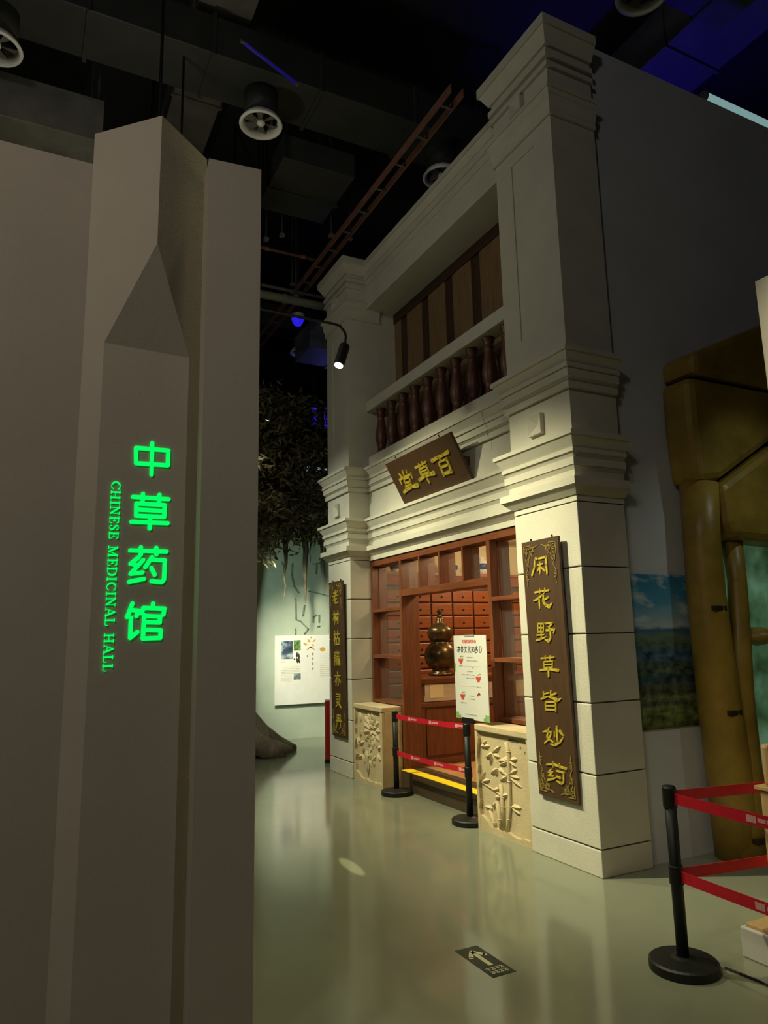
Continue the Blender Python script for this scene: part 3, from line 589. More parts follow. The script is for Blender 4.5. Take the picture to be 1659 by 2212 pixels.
# roman capitals with thick stems, thin joins and slab serifs: (points, width), width of letter
T_, N_ = 15, 6
SERIF = {'C': (78, [([(70,78),(55,95),(40,97),(24,88)], N_), ([(26,88),(14,70),(11,50),(14,30),(26,12)], T_), ([(24,12),(40,3),(56,5),(72,24)], N_), ([(71,96),(71,72)], N_)]),
 'H': (92, [([(22,3),(22,97)], T_), ([(70,3),(70,97)], T_), ([(22,50),(70,50)], N_), ([(8,97),(36,97)], N_), ([(8,3),(36,3)], N_), ([(56,97),(84,97)], N_), ([(56,3),(84,3)], N_)]),
 'I': (46, [([(23,3),(23,97)], T_), ([(8,97),(38,97)], N_), ([(8,3),(38,3)], N_)]),
 'N': (90, [([(20,3),(20,97)], N_), ([(20,97),(70,5)], T_), ([(70,3),(70,97)], N_), ([(6,97),(24,97)], N_), ([(8,3),(32,3)], N_), ([(58,97),(82,97)], N_)]),
 'E': (72, [([(22,3),(22,97)], T_), ([(8,97),(60,97),(62,78)], N_), ([(22,51),(46,51)], N_), ([(46,62),(46,40)], N_), ([(8,3),(62,3),(65,24)], N_)]),
 'S': (62, [([(48,76),(46,94),(32,97),(18,90)], N_), ([(16,84),(16,70),(28,57),(42,45),(50,30),(46,14)], T_), ([(44,8),(32,3),(18,6),(12,26)], N_)]),
 'M': (108, [([(18,3),(22,97)], N_), ([(22,97),(52,8)], T_), ([(52,8),(82,97)], N_), ([(84,97),(86,3)], T_), ([(8,97),(24,97)], N_), ([(6,3),(30,3)], N_), ([(72,3),(100,3)], N_), ([(84,97),(98,97)], N_)]),
 'D': (86, [([(22,3),(22,97)], T_), ([(8,97),(44,97),(62,88)], N_), ([(62,88),(74,68),(76,50),(74,32),(62,12)], T_), ([(62,12),(44,3),(8,3)], N_)]),
 'A': (88, [([(14,3),(42,97)], N_), ([(42,97),(72,3)], T_), ([(26,36),(58,36)], N_), ([(4,3),(26,3)], N_), ([(58,3),(86,3)], N_)]),
 'L': (72, [([(22,3),(22,97)], T_), ([(8,97),(36,97)], N_), ([(8,3),(60,3),(64,28)], N_)])}

# ---- sign pylon with glowing green lettering
P_, R_, Q_ = (.1525, 2.9895), (.394, 2.755), (.626, 2.9525)
ZP = 3.849
FLp, FRp = (.2262, 2.9185), (.5594, 2.8945)
zl, zr, za = 2.880, 2.860, 3.269
t = thing('sign_pylon', 'grey folded wall pylon carrying the glowing green hall name', 'sign pillar', (.39, 2.9, 0))
vs_ = [(*P_, 0), (*FLp, 0), (*FRp, 0), (*Q_, 0), (*FLp, zl), (*FRp, zr), (*R_, za), (*P_, ZP), (*R_, ZP), (*Q_, ZP)]
obj('pylon_body', MB().add(vs_, [(0, 1, 4, 6, 8, 7), (2, 3, 9, 8, 6, 5), (1, 2, 5, 4), (4, 5, 6), (7, 8, 9), (0, 7, 9, 3), (3, 2, 1, 0)]), GREYWALL, t)
FS = Fr((FLp[0], FLp[1], 0), (FRp[0] - FLp[0], FRp[1] - FLp[1], 0), (0, 0, 1))
if FS.n.y > 0: FS.n = -FS.n
for ch, sts in SIGN.items():
    mb = MB()
    for kind, pts in sts: FS.stroke(mb, [(x / 1000, y / 1000) for x, y in pts], .0160, .0, .006, closed=(kind == 'c'), seg=12)
    obj('glowing_character', mb, GREEN, t)
txt = 'CHINESE MEDICINAL HALL'
adv = sum((SERIF[c][0] if c != ' ' else 52) for c in txt); z = 2.312; sc_ = (2.312 - 1.578) / adv
for c in txt:
    if c == ' ': z -= 52 * sc_; continue
    wdt, sts = SERIF[c]; mb = MB()
    for pts, wd in sts:          # letters turned a quarter: tops point right, reading downwards
        FS.stroke(mb, [(.0525 + y / 100 * .034, z - x * sc_) for x, y in pts], wd * sc_ * .85, 0, .005, seg=6)
    obj('glowing_letter', mb, GREEN, t); z -= wdt * sc_

# ---- name board over the doorway
t = thing('shop_name_board', 'brown wooden name board with three gold characters leaning out above the doorway', 'sign board', (3.9, 6.59, 3.2))
FB = Fr((3.98, 7.31, 3.218), (0, -1, 0), (-.26, 0, .49))
if FB.n.x > 0: FB.n = -FB.n
o = obj('board', FB.slab(MB(), 0, 1.44, 0, .555, -.035, 0), BOARD, t, .004)
for ch, sts in SHOP.items():
    mb = MB()
    for pts, ws in sts: FB.stroke(mb, [(x / 1000, y / 1000) for x, y in pts], [w_ / 1000 for w_ in ws], 0, .012, seg=8)
    obj('gold_character', mb, GOLD, t)
obj('rear_bracket', MB().box(3.925, 4.0, 5.94, 5.99, 3.42, 3.50), BOARD, t)
obj('rear_bracket', MB().box(3.925, 4.0, 7.19, 7.24, 3.42, 3.50), BOARD, t)
for u_ in (.25, 1.22):
    obj('hook', MB().tube([FB.p(u_, .55, -.02), FB.p(u_, .585, -.02)], .006, 6), INK, t)

# ---- couplet plaques
def spiral(cx, cy, r0, r1, a0, turns, n=12): return [(cx + (r0 + (r1 - r0) * k / n) * cos(a0 + turns * 2 * pi * k / n), cy + (r0 + (r1 - r0) * k / n) * sin(a0 + turns * 2 * pi * k / n)) for k in range(n + 1)]
SCROLL = [[(.19, .022), (.15, .040), (.11, .034), (.075, .048), (.055, .085), (.035, .12), (.04, .16), (.062, .185), (.05, .215), (.032, .235), (.03, .27), (.042, .305), (.035, .34)],
          spiral(.045, .05, .028, .008, 0, 1.3), spiral(.11, .06, .024, .008, 1.5, -1.2), spiral(.06, .145, .022, .006, 3, 1.2), spiral(.045, .255, .016, .005, 1, 1.2),
          [(.13, .04), (.14, .075)], [(.085, .06), (.115, .105)], [(.02, .02), (.10, .018)], [(.018, .02), (.02, .11)], [(.035, .285), (.058, .29)], [(.09, .095), (.075, .125)]]
def plaque(yl, label, chars):
    t = thing('couplet_plaque', label, 'plaque', (3.70, yl - .227, .46))
    Fp = Fr((3.69, yl, .46), (0, -1, 0), (-.038, 0, 1.976))
    if Fp.n.x > 0: Fp.n = -Fp.n
    Wp, Hp = .454, 1.976
    obj('board', Fp.slab(MB(), 0, Wp, 0, Hp, -.022, 0), BOARD, t, .003)
    for cx in (0, 1):
        for cy in (0, 1):
            mb = MB()
            for pts in SCROLL:
                k_ = 1.0 if cy else .92
                Fp.stroke(mb, [((Wp - .012 - x * k_) if cx else (.012 + x * k_), (Hp - .02 - y * k_) if cy else (.02 + y * k_)) for x, y in pts], .0055 if cy else .008, 0, .005, seg=4)
            obj('corner_scroll', mb, GOLDD, t)
    for u_ in (.10, .36): obj('hook', MB().tube([Fp.p(u_, Hp - .01, -.025), Fp.p(u_, Hp + .022, -.02)], .008, 6), INK, t)
    chars(t, Fp)
def right_chars(t, Fp):
    for ch, sts in COUPLET.items():
        mb = MB()
        for pts, ws in sts: Fp.stroke(mb, [(x / 1000, y / 1000) for x, y in pts], [w_ / 1000 for w_ in ws], 0, .008, seg=8)
        obj('gold_character', mb, GOLD, t)
def left_chars(t, Fp):
    for i, ch in enumerate('老树枯藤亦灵丹'):
        vc = 1.77 - i * .263; mb = MB()
        for pts in HAND[ch]: Fp.stroke(mb, [(.125 + x / 100 * .205, vc + .1 - y / 100 * .2) for x, y in pts], .017, 0, .008, seg=6)
        obj('gold_character', mb, GOLD, t)
plaque(4.72, 'long brown couplet plaque with gold characters on the near right pillar', right_chars)
plaque(8.925, 'long brown couplet plaque with gold characters on the far left pillar', left_chars)

# ---- stanchions and belts
def stanchion(loc, label, cat='stanchion', group=None):
    t = thing('belt_stanchion', label, cat, (loc[0], loc[1], 0), group=group)
    obj('base_disc', MB().lathe([(.165, 0), (.17, .006), (.17, .042), (.16, .050), (.06, .058), (.038, .065)], n=36), BLACK, t, smooth=False, local=True)
    obj('pole', MB().tube([(0, 0, .04), (0, 0, .86)], .030, 16), BLACK, t, smooth=True, local=True)
    obj('belt_head', MB().lathe([(.034, .775), (.036, .78), (.036, .875), (.030, .885), (.0, .887)], n=20), BLACK, t, local=True)
    obj('belt_head', MB().lathe([(.033, .40), (.036, .405), (.036, .49), (.033, .495)], n=20), BLACK, t, local=True)
    return t
def belt(t, a, b, hgt=.05, marks=()):
    a, b = Vector(a), Vector(b); d = (b - a); d2 = Vector((d.x, d.y, 0)).normalized(); nn = Vector((d2.y, -d2.x, 0)) * .0018
    P = []; n = 8
    for k in range(n + 1):
        f_ = k / n; p = a + d * f_ - Vector((0, 0, .012 * 4 * f_ * (1 - f_)))
        P += [p + nn + Vector((0, 0, hgt / 2)), p - nn + Vector((0, 0, hgt / 2)), p - nn - Vector((0, 0, hgt / 2)), p + nn - Vector((0, 0, hgt / 2))]
    fs = []
    for k in range(n): fs += [(4 * k + i, 4 * k + (i + 1) % 4, 4 * k + 4 + (i + 1) % 4, 4 * k + 4 + i) for i in range(4)]
    o = obj('belt', MB().add(P, fs + [(0, 1, 2, 3), (4 * n + 3, 4 * n + 2, 4 * n + 1, 4 * n)]), RED, t)
    L = d.length
    for s0 in marks:                                 # worn white logo and a line of tiny print
        mb = MB()
        for s1, s2, z0, z1 in ((0, .05, -.016, .016), (.06, .10, -.008, .010), (.105, .14, -.008, .010), (.145, .18, -.008, .010)):
            f0, f1 = (s0 + s1) / L, (s0 + s2) / L
            for sgn in (1, -1):
                q = []
                for f_, zz in ((f0, z0), (f1, z0), (f1, z1), (f0, z1)):
                    q.append(a + d * f_ - Vector((0, 0, .012 * 4 * f_ * (1 - f_))) + nn * sgn * 1.5 + Vector((0, 0, zz)))
                mb.add(q, [(0, 1, 2, 3)])
        obj('belt_print', mb, M('worn_belt_print', (.72, .38, .36), .6, .2, 60), o)
A_ = (3.77, 7.30); B_ = (3.77, 5.845); C_ = (3.10, 2.875)
ta = stanchion(A_, 'black belt stanchion beside the peony stone, left of the doorway')
belt(ta, (A_[0], A_[1] - .034, .83), (B_[0], B_[1] + .034, .855), marks=(.28, .72, 1.22))
belt(ta, (A_[0], A_[1] - .034, .44), (B_[0], B_[1] + .034, .46), marks=(.32, .80, 1.26))
tb = stanchion(B_, 'black belt stanchion at the bamboo stone holding the poster')
tc_ = stanchion(C_, 'black belt stanchion standing alone in the right foreground')
belt(tc_, (C_[0], C_[1] - .034, .825), (3.09, 1.2, .83), .055, marks=(.42, 1.0))
belt(tc_, (C_[0], C_[1] - .034, .445), (3.09, 1.2, .45), .055, marks=(.42, 1.0))
belt(tc_, (C_[0] + .034, C_[1] + .005, .83), (4.9, 2.70, .83), .055)
belt(tc_, (C_[0] + .034, C_[1] + .005, .445), (4.9, 2.70, .45), .055)
stanchion((3.09, 1.165), 'black belt stanchion in front of the white plinth, nearest the viewer')
stanchion((4.935, 2.69), 'black belt stanchion behind the wooden cabinet on the plinth')
t = thing('red_post', 'slim red post with a white cap at the outer edge of the far left pillar', 'post', (3.90, 9.60, 0))
obj('post_body', B(-.035, .035, -.03, .03, .05, .84), REDP, t, .006, local=True)
obj('post_cap', B(-.035, .035, -.03, .03, .84, .855), WHITE, t, local=True)
obj('post_foot', B(-.04, .04, -.035, .035, 0, .05), BLACK, t, local=True)

# ---- poster on the stanchion
t = thing('drink_poster', 'white upright poster with red teacups and brush-written title on the stanchion top', 'poster', (3.77, 5.735, .887))
FP = Fr((3.766, 6.01, .925), (0, -1, 0), (0, 0, 1), (-1, 0, 0))
PW, PH = .55, .77
obj('board', FP.slab(MB(), 0, PW, 0, PH, -.008, 0), POSTERW, t)
obj('holder_clip', FP.slab(MB(), .10, .30, -.035, .012, -.012, .006), BLACK, t)
obj('holder_clip', FP.slab(MB(), .20, .36, PH - .012, PH + .006, -.012, .004), M('clear_clip', (.30, .36, .30), .3, .05, 5), t)
for i, ch in enumerate('凉茶文化知多D'):
    mb = MB()
    for pts in HAND[ch]: FP.stroke(mb, [(.055 + i * .062 + x / 100 * .056, .672 - y / 100 * .066) for x, y in pts], .006, 0, .0012, seg=5)
    obj('title_character', mb, INK, t)
for i in range(7):
    x0 = .155 + i * .034
    mb = MB().add([FP.p(x0 + .013 + .015 * cos(k * pi / 6), .712 + .017 * sin(k * pi / 6), .001) for k in range(12)], [tuple(range(12))])
    o = obj('red_badge', mb, INKR, t)
    obj('badge_mark', FP.stroke(MB(), [(x0 + .008, .705), (x0 + .018, .705 + .014 * (i % 2)), (x0 + .018, .72)], .004, .001, .0016, seg=0), WHITE, o)
def textline(a, b, y, hgt, mat, parent, F=None, seedv=0):
    mb = MB(); x = a; rnd = random.Random(seedv)
    while x < b:
        w_ = rnd.uniform(.012, .03); F.slab(mb, x, min(b, x + w_), y - hgt * rnd.uniform(.3, .5), y + hgt * rnd.uniform(.3, .5), 0, .0011); x += w_ + rnd.uniform(.004, .012)
    obj('small_print', mb, mat, parent)
for k, (a, b, y) in enumerate(((.22, .32, .565), (.22, .40, .535), (.08, .15, .485), (.30, .33, .47), (.22, .31, .435), (.13, .34, .405), (.20, .34, .375), (.37, .43, .30), (.24, .32, .215), (.23, .33, .185), (.09, .19, .145), (.16, .36, .045))):
    textline(a, b, y, .011, INKGR, t, FP, k)
for k, (a, b, y) in enumerate(((.16, .46, .483), (.10, .37, .30))): obj('rule_line', FP.slab(MB(), a, b, y, y + .0015, 0, .001), INKT, t)
for (x, y) in ((.115, .535), (.40, .375), (.125, .205)):           # a red cup: bowl, pale rim, foot, leaf sprig
    mb = MB(); q = [(-.042, .018), (.042, .018), (.034, -.008), (.016, -.026), (-.016, -.026), (-.034, -.008)]
    o = obj('printed_cup', mb.add([FP.p(x + a, y + b, .001) for a, b in q], [tuple(range(6))[::-1]]), INKR, t)
    obj('cup_rim', FP.stroke(MB(), [(x - .040, y + .018), (x + .040, y + .020)], .010, .001, .0018, seg=6), M('print_pink', (.72, .40, .30), .6, .1, 9), o)
    obj('cup_foot', FP.slab(MB(), x - .014, x + .014, y - .033, y - .026, 0, .0015), INKR, o)
    obj('leaf_sprig', FP.stroke(MB(), [(x - .01, y + .030), (x + .02, y + .042), (x + .045, y + .040)], .009, 0, .0012, seg=5), INKG, o)
obj('printed_flower', FP.stroke(MB(), [(.38, .225), (.40, .245), (.415, .235)], .018, 0, .001, seg=6), INKR, t)
for (a0, a1, b0, b1) in ((0, .085, 0, .03), (0, .05, .03, .055), (.46, .55, 0, .03), (.49, .55, .03, .06)): obj('green_corner', FP.slab(MB(), a0, a1, b0, b1, 0, .001), INKG, t)
obj('green_leaf_print', MB().add([FP.p(.028 * cos(k * pi / 8 - pi / 2), .47 + .05 * sin(k * pi / 8 - pi / 2), .001) for k in range(9)], [tuple(range(9))[::-1]]), INKG, t)

# ---- floor arrow sign
t = thing('floor_arrow_sign', 'dark green floor sticker with a pale arrow pointing towards the shop', 'floor sign', (2.28, 3.45, 0))
obj('sticker', B(2.208, 2.350, 3.273, 3.629, 0, .002), SIGNG, t)
FA = Fr((2.279, 3.273, .002), (1, 0, 0), (0, 1, 0), (0, 0, 1))
obj('arrow', FA.stroke(FA.stroke(MB(), [(0, .115), (0, .285)], .026, 0, .0012, seg=0), [(-.044, .238), (0, .300), (.044, .238)], .026, 0, .0012, seg=8), SIGNY, t)
for r in range(2):
    for k in range(4):
        x0 = -.052 + k * .027; y0 = .066 - r * .040; mb = MB(); rnd = random.Random(r * 7 + k)
        FA.slab(mb, x0, x0 + .022, y0 + .022, y0 + .028, 0, .001); FA.slab(mb, x0 + .008, x0 + .014, y0, y0 + .03, 0, .001); FA.slab(mb, x0 + .001, x0 + .021, y0 + rnd.uniform(0, .01), y0 + .012, 0, .001)
        obj('print_mark', mb, SIGNY, t)

# ---- information board on the far wall
t = thing('information_board', 'white information board with small photographs on the far green wall', 'display board', (4.8, 12.2, .585))
obj('board', B(3.96, 5.75, 12.17, 12.19, .585, 1.772), WHITE, t, .003)
for xx in (4.2, 5.5): obj('stand_off', B(xx, xx + .1, 12.19, 12.25, .75, 1.6), BLACK, t)
FI = Fr((3.96, 12.17, .585), (1, 0, 0), (0, 0, 1), (0, -1, 0))
for (a0, a1, b0, b1, mt) in ((.11, .325, .78, 1.09, PIC1), (.345, .475, .92, 1.10, PIC2), (.345, .475, .42, .525, PIC3)): obj('printed_photo', FI.slab(MB(), a0, a1, b0, b1, 0, .002), mt, t)
mb = MB()
for (a, b) in (((.40, .80), (.41, .90)), ((.44, .74), (.44, .88)), ((.37, .78), (.35, .76)), ((.42, .70), (.40, .80)), ((.45, .82), (.40, .84)), ((.46, .70), (.43, .78))): lens(mb, FI, a, b, .02, 0, .002)
obj('printed_leaves', mb, INK, t)
textline(.11, .21, .735, .02, INKO, t, FI, 40)
for k in range(5): textline(.12 if k else .16, .47, .64 - k * .028, .008, INKT, t, FI, 50 + k)
for k in range(6): textline(.11, .31, .50 - k * .022, .006, INKT, t, FI, 60 + k)
mb = MB()
for (a, b) in (((.60, 1.06), (.66, 1.10)), ((.66, 1.06), (.60, 1.12)), ((.54, 1.04), (.60, 1.02)), ((.58, 1.0), (.52, 1.06)), ((.70, 1.06), (.76, 1.11)), ((.70, 1.03), (.72, .98)), ((.66, 1.13), (.69, 1.16))): lens(mb, FI, a, b, .014, 0, .002)
obj('printed_blossom', mb, INKO, t)
obj('printed_roof_curve', FI.stroke(MB(), [(.59, .93), (.63, .955), (.665, .97), (.70, .955), (.74, .925)], [.01, .02, .026, .02, .01], 0, .002, seg=6), INKO, t)
for k in range(4): FI.stroke(mb := MB(), [(.68, .86 - k * .085), (.72, .86 - k * .085)], .012, 0, .002, seg=0); FI.stroke(mb, [(.70, .88 - k * .085), (.70, .83 - k * .085)], .012, 0, .002, seg=0); FI.stroke(mb, [(.682, .835 - k * .085), (.718, .842 - k * .085)], .010, 0, .002, seg=0); obj('title_mark', mb, INKT, t)
obj('printed_lantern', MB().add([FI.p(.60 + .016 * cos(k * pi / 5), .82 + .02 * sin(k * pi / 5), .002) for k in range(10)], [tuple(range(10))]), INKGR, t)
obj('printed_oval', MB().add([FI.p(.89 + .055 * cos(k * pi / 8), .93 + .036 * sin(k * pi / 8), .002) for k in range(16)], [tuple(range(16))]), INKO, t)
for k in range(12): textline(.84, 1.04, .85 - k * .035, .008, INKT, t, FI, 80 + k)

# ---- landscape print on the side wall
t = tag(obj('landscape_print', B(4.215, 5.083, 4.140, 4.1495, .952, 2.142), MURAL), 'glossy landscape picture of sky and marsh pasted on the shop side wall', 'picture')

# ---- golden brown artificial hollow tree against the side wall
t = thing('hollow_tree_gate', 'golden-brown artificial tree and rock archway against the shop side wall', 'artificial tree', (5.6, 3.95, 0))
def xz(poly, y0, y1): return MB().prism([(x, y0, z) for x, z in poly], (0, y1 - y0, 0))
obj('rock_slab', xz([(4.80, 3.78), (4.80, 3.95), (5.1, 4.09), (5.77, 4.39), (6.6, 4.55), (7.4, 4.5), (7.4, 3.80)], 3.80, 4.148), ROCK, t, .05)
obj('rock_slab', xz([(4.77, 3.76), (4.76, 3.3), (4.79, 2.87), (5.05, 2.91), (5.75, 3.31), (6.6, 3.55), (7.4, 3.5), (7.4, 3.78)], 3.84, 4.148), ROCK, t, .06)
obj('rock_slab', xz([(5.02, 2.86), (5.74, 3.27), (6.6, 3.5), (7.4, 3.46), (7.4, 2.38), (6.2, 2.40), (5.12, 2.42), (5.04, 2.55)], 3.82, 4.148), ROCK, t, .06)
obj('trunk', MB().tube([(4.95, 3.95, 0), (4.93, 3.96, .5), (4.90, 3.97, 1.2), (4.89, 3.98, 1.9), (4.90, 3.98, 2.4), (4.93, 3.98, 2.88)], [.185, .175, .16, .15, .145, .155], 14), ROCK, t, smooth=True)
obj('trunk', MB().tube([(4.98, 3.92, 0), (5.02, 3.94, .5), (5.10, 3.95, 1.2), (5.20, 3.95, 1.7), (5.25, 3.96, 2.1), (5.25, 3.98, 2.45)], [.20, .16, .12, .085, .075, .09], 12), ROCK, t, smooth=True)
obj('trunk', MB().tube([(6.3, 3.92, 0), (6.28, 3.93, .8), (6.32, 3.95, 1.6), (6.3, 3.95, 2.45)], [.22, .18, .15, .18], 12), ROCK, t, smooth=True)
obj('bracket_knot', MB().lathe([(.02, -.06), (.14, -.03), (.19, .0), (.15, .05), (.05, .09)], (5.40, 3.95, 1.62), 14), ROCK, t, smooth=True)
for (xx, zz, yy) in ((4.88, 1.86, 3.836), (4.90, 1.07, 3.812), (4.96, .16, 3.742)):
    obj('cut_slot', MB().box(xx - .085, xx + .05, yy - .006, yy + .10, zz - .02, zz + .02), ROCKD, t, .006)  # dark block stands in for the slot's shade
GLOW = Mramp('display_backdrop', [(.35, (.08, .11, .06)), (.5, (.20, .27, .18)), (.65, (.40, .48, .40))], 3)
nt = GLOW.node_tree; bs = nt.nodes['Principled BSDF']; rp = [n for n in nt.nodes if n.type == 'VALTORGB'][0]
lnk(nt, rp.outputs['Color'], bs.inputs['Emission Color']); bs.inputs['Emission Strength'].default_value = .32
t = thing('lit_display_window', 'greenish backlit display window inside the golden-brown archway', 'display', (5.7, 4.1, .9))
obj('backlit_panel', B(5.10, 7.2, 4.12, 4.147, .55, 2.5), GLOW, t)
obj('glass_pane', B(5.10, 7.2, 4.06, 4.068, .55, 2.5), GLASS2, t)
obj('sill', B(5.10, 7.2, 4.03, 4.147, .47, .55), ROCK, t, .01)

# ---- display kiosk cut by the right edge of the picture
t = thing('kiosk_plinth', 'low white plinth with a wooden deck inside the belts at the right edge', 'plinth', (4.2, 1.9, 0))
obj('plinth_body', B(3.48, 4.70, .6, 2.83, 0, .150), M('white_plinth_paint', (.55, .53, .47), .6, .05, 6), t, .008)
obj('deck_board', B(3.50, 4.68, .62, 2.81, .150, .168), LIGHTW, t, .003)
t = thing('kiosk_cabinet', 'pale wooden cabinet on the white plinth at the right edge', 'cabinet', (3.9, 2.57, .168))
obj('carcass', B(3.595, 4.5, 2.44, 2.71, .168, .835), LIGHTW, t, .004)
obj('cabinet_top', B(3.58, 4.52, 2.43, 2.735, .84, .860), LIGHTW, t, .003)
obj('back_board', B(3.60, 4.5, 2.64, 2.69, .86, 1.08), LIGHTW, t, .02)
t = thing('tall_panel', 'tall pale beige display panel above the kiosk, cut by the right edge', 'display panel', (3.63, 1.8, .168))
obj('panel_sheet', B(3.60, 3.64, 1.1, 2.40, .30, 3.633), M('beige_panel', (.62, .58, .45), .7, .04, 4), t, .006)
obj('panel_foot', B(3.58, 3.66, 1.15, 1.25, .168, .30), BLACK, t); obj('panel_foot', B(3.58, 3.66, 2.25, 2.35, .168, .30), BLACK, t)
o = tag(obj('floor_cable', MB().tube([(3.28, 2.78, .006), (3.30, 2.6, .006), (3.27, 2.3, .006), (3.30, 1.9, .006), (3.26, 1.4, .006)], .006, 6), BLACK), 'thin dark cable lying on the floor beside the white plinth', 'cable')

# ================================================================== under the ceiling
def vent(x, y, label, z=7.3):
    t = thing('ceiling_diffuser', label, 'air diffuser', (x, y, z))
    obj('outer_ring', MB().lathe([(.235, .0), (.24, .012), (.20, .075), (.185, .085), (.175, .075), (.19, .03), (.205, .0), (.22, -.006)], n=28, closed=True), VENT, t, smooth=True, local=True)
    obj('hub', MB().lathe([(.0, .0), (.03, .004), (.048, .03), (.045, .06), (.0, .07)], n=14), VENT, t, smooth=True, local=True)
    for k in range(6):
        a = k * pi / 3 + .3; c, s_ = cos(a), sin(a)
        q = [(.04, -.022, .03), (.185, -.075, .035), (.185, .03, .065), (.04, .01, .055)]
        mb = MB().prism([(x_ * c - y_ * s_, x_ * s_ + y_ * c, z_) for x_, y_, z_ in q], (0, 0, .006))
        obj('blade', mb, DUCT2, t, local=True)
    obj('collar', MB().lathe([(.185, .08), (.185, .40), (.175, .40), (.175, .08)], n=24, closed=True), DUCT, t, smooth=True, local=True)
vent(2.03, 6.84, 'round white ceiling diffuser above the pylon top, lit at its rim')
vent(-.56, 6.90, 'round white ceiling diffuser cut by the left edge of the picture')
vent(4.33, 6.78, 'round ceiling diffuser peeking over the roof beam of the shop front')
vent(4.65, 12.68, 'round pale ceiling diffuser far back beside the wall lamp arm')
vent(4.62, 3.80, 'round ceiling diffuser cut by the top edge of the picture')
vent(1.62, 7.40, 'round ceiling diffuser half hidden behind the top of the sign wall', 6.36)
def duct(name, label, bx_, mat, seams=None):
    x0, x1, y0, y1, z0, z1 = bx_
    t = thing(name, label, 'duct', ((x0 + x1) / 2, (y0 + y1) / 2, z0))
    obj('duct_body', B(*bx_), mat, t, .01)
    ax = 0 if (x1 - x0) > (y1 - y0) else 1
    lo, hi = (x0, x1) if ax == 0 else (y0, y1); s_ = lo + .6
    for fx, fy in ((x0 + .06, y0 + .06), (x1 - .06, y1 - .06), (x0 + .06, y1 - .06), (x1 - .06, y0 + .06)): obj('hanger_strap', B(fx - .012, fx + .012, fy - .012, fy + .012, z1, 9.3), DUCT, t)
    while s_ < hi - .2:
        if ax == 0: obj('flange', B(s_, s_ + .04, y0 - .025, y1 + .025, z0 - .025, z1 + .025), mat, t)
        else: obj('flange', B(x0 - .025, x1 + .025, s_, s_ + .04, z0 - .025, z1 + .025), mat, t)
        s_ += 1.2
duct('air_duct', 'dark cross duct carrying the row of round diffusers', (-4.0, 5.2, 6.5, 7.15, 7.70, 8.15), DUCT)
duct('air_duct', 'dark duct above the far pale diffuser', (1.95, 7.5, 12.5, 13.0, 7.70, 8.15), DUCT)
duct('air_duct', 'dark duct above the top edge diffuser over the near pillar', (2.6, 6.0, 3.55, 4.05, 7.70, 8.1), DUCT)
duct('air_duct', 'olive-grey duct running into the hall above the sign pylon', (1.25, 1.82, 2.5, 14, 8.26, 8.75), DUCT2)
duct('air_duct', 'wide duct glowing blue over the top right corner', (6.15, 7.0, -3, 12, 8.25, 8.8), M('blue_duct_metal', (.07, .07, .08), .6, .1, 3))
duct('air_duct', 'grey wrapped duct box above the wall at the left edge', (-2.6, .45, 7.3, 8.9, 6.9, 7.4), DUCT2)
duct('air_duct', 'dim olive duct hanging left of the roof beam', (2.45, 3.38, 7.3, 8.40, 7.35, 7.68), DUCT)
duct('air_duct', 'bluish far duct over the tree crown', (4.3, 6.0, 11.3, 12.1, 6.85, 7.35), M('bluish_duct_metal', (.15, .17, .20), .6, .1, 3))
t = thing('cable_tray', 'long cable tray tinted with painted orange light, running towards the back left of the shop roof', 'cable tray', (3.54, 8.6, 6.98))
obj('tray_side', B(3.46, 3.475, 5.2, 12.1, 6.98, 7.07), COPPER, t); obj('tray_side', B(3.605, 3.62, 5.2, 12.1, 6.98, 7.07), COPPER, t)  # copper colour stands in for pinkish-orange light on the tray
for k in range(14): obj('tray_rung', B(3.475, 3.605, 5.4 + k * .5, 5.43 + k * .5, 6.99, 7.005), DUCT2, t)
t = thing('copper_pipe', 'thin copper pipe crossing under the ceiling behind the sign wall', 'pipe', (2.4, 8.91, 7.10))
obj('pipe_run', MB().tube([(.6, 8.91, 7.10), (3.46, 8.91, 7.10)], .022, 10), COPPER, t, smooth=True)
for xx in (2.72, 3.25): obj('pipe_coupling', MB().tube([(xx, 8.91, 7.10), (xx + .06, 8.91, 7.10)], .031, 10), COPPER, t)
t = thing('water_pipe', 'thick grey-green pipe crossing behind the far left pillar top', 'pipe', (2.6, 9.25, 6.58))
obj('pipe_run', MB().tube([(.2, 9.25, 6.58), (5.2, 9.25, 6.58)], .062, 14), PIPE, t, smooth=True)
for xx in (3.1, 4.2): obj('pipe_clamp', MB().tube([(xx, 9.25, 6.58), (xx + .05, 9.25, 6.58)], .075, 14), DUCT2, t)
t = thing('water_pipe', 'slim dark pipe just above the thick grey-green pipe', 'pipe', (2.6, 9.5, 6.86))
obj('pipe_run', MB().tube([(.2, 9.5, 6.86), (5.2, 9.5, 6.86)], .025, 10), DUCT2, t, smooth=True)
for (xx, yy, zb, lab) in ((2.665, 8.67, 7.08, 'dark hanger rod nearest the sign wall edge'), (2.85, 8.55, 7.12, 'dark hanger rod second from the sign wall edge'), (3.40, 9.70, 7.07, 'dark hanger rod beside the cable tray, above the thick pipe'), (3.43, 8.20, 7.07, 'dark hanger rod at the cable tray nearest the roof beam'), (3.64, 8.05, 7.0, 'dark hanger rod on the far side of the cable tray'), (3.30, 9.25, 6.64, 'dark hanger rod holding the thick grey-green pipe')):
    t = thing('hanger_rod', lab, 'rod', (xx, yy, zb))
    obj('rod', MB().tube([(xx, yy, zb), (xx, yy, 9.3)], .014, 8), DUCT, t)
    obj('rod_clip', B(xx - .03, xx + .03, yy - .03, yy + .03, zb - .01, zb + .03), DUCT2, t)
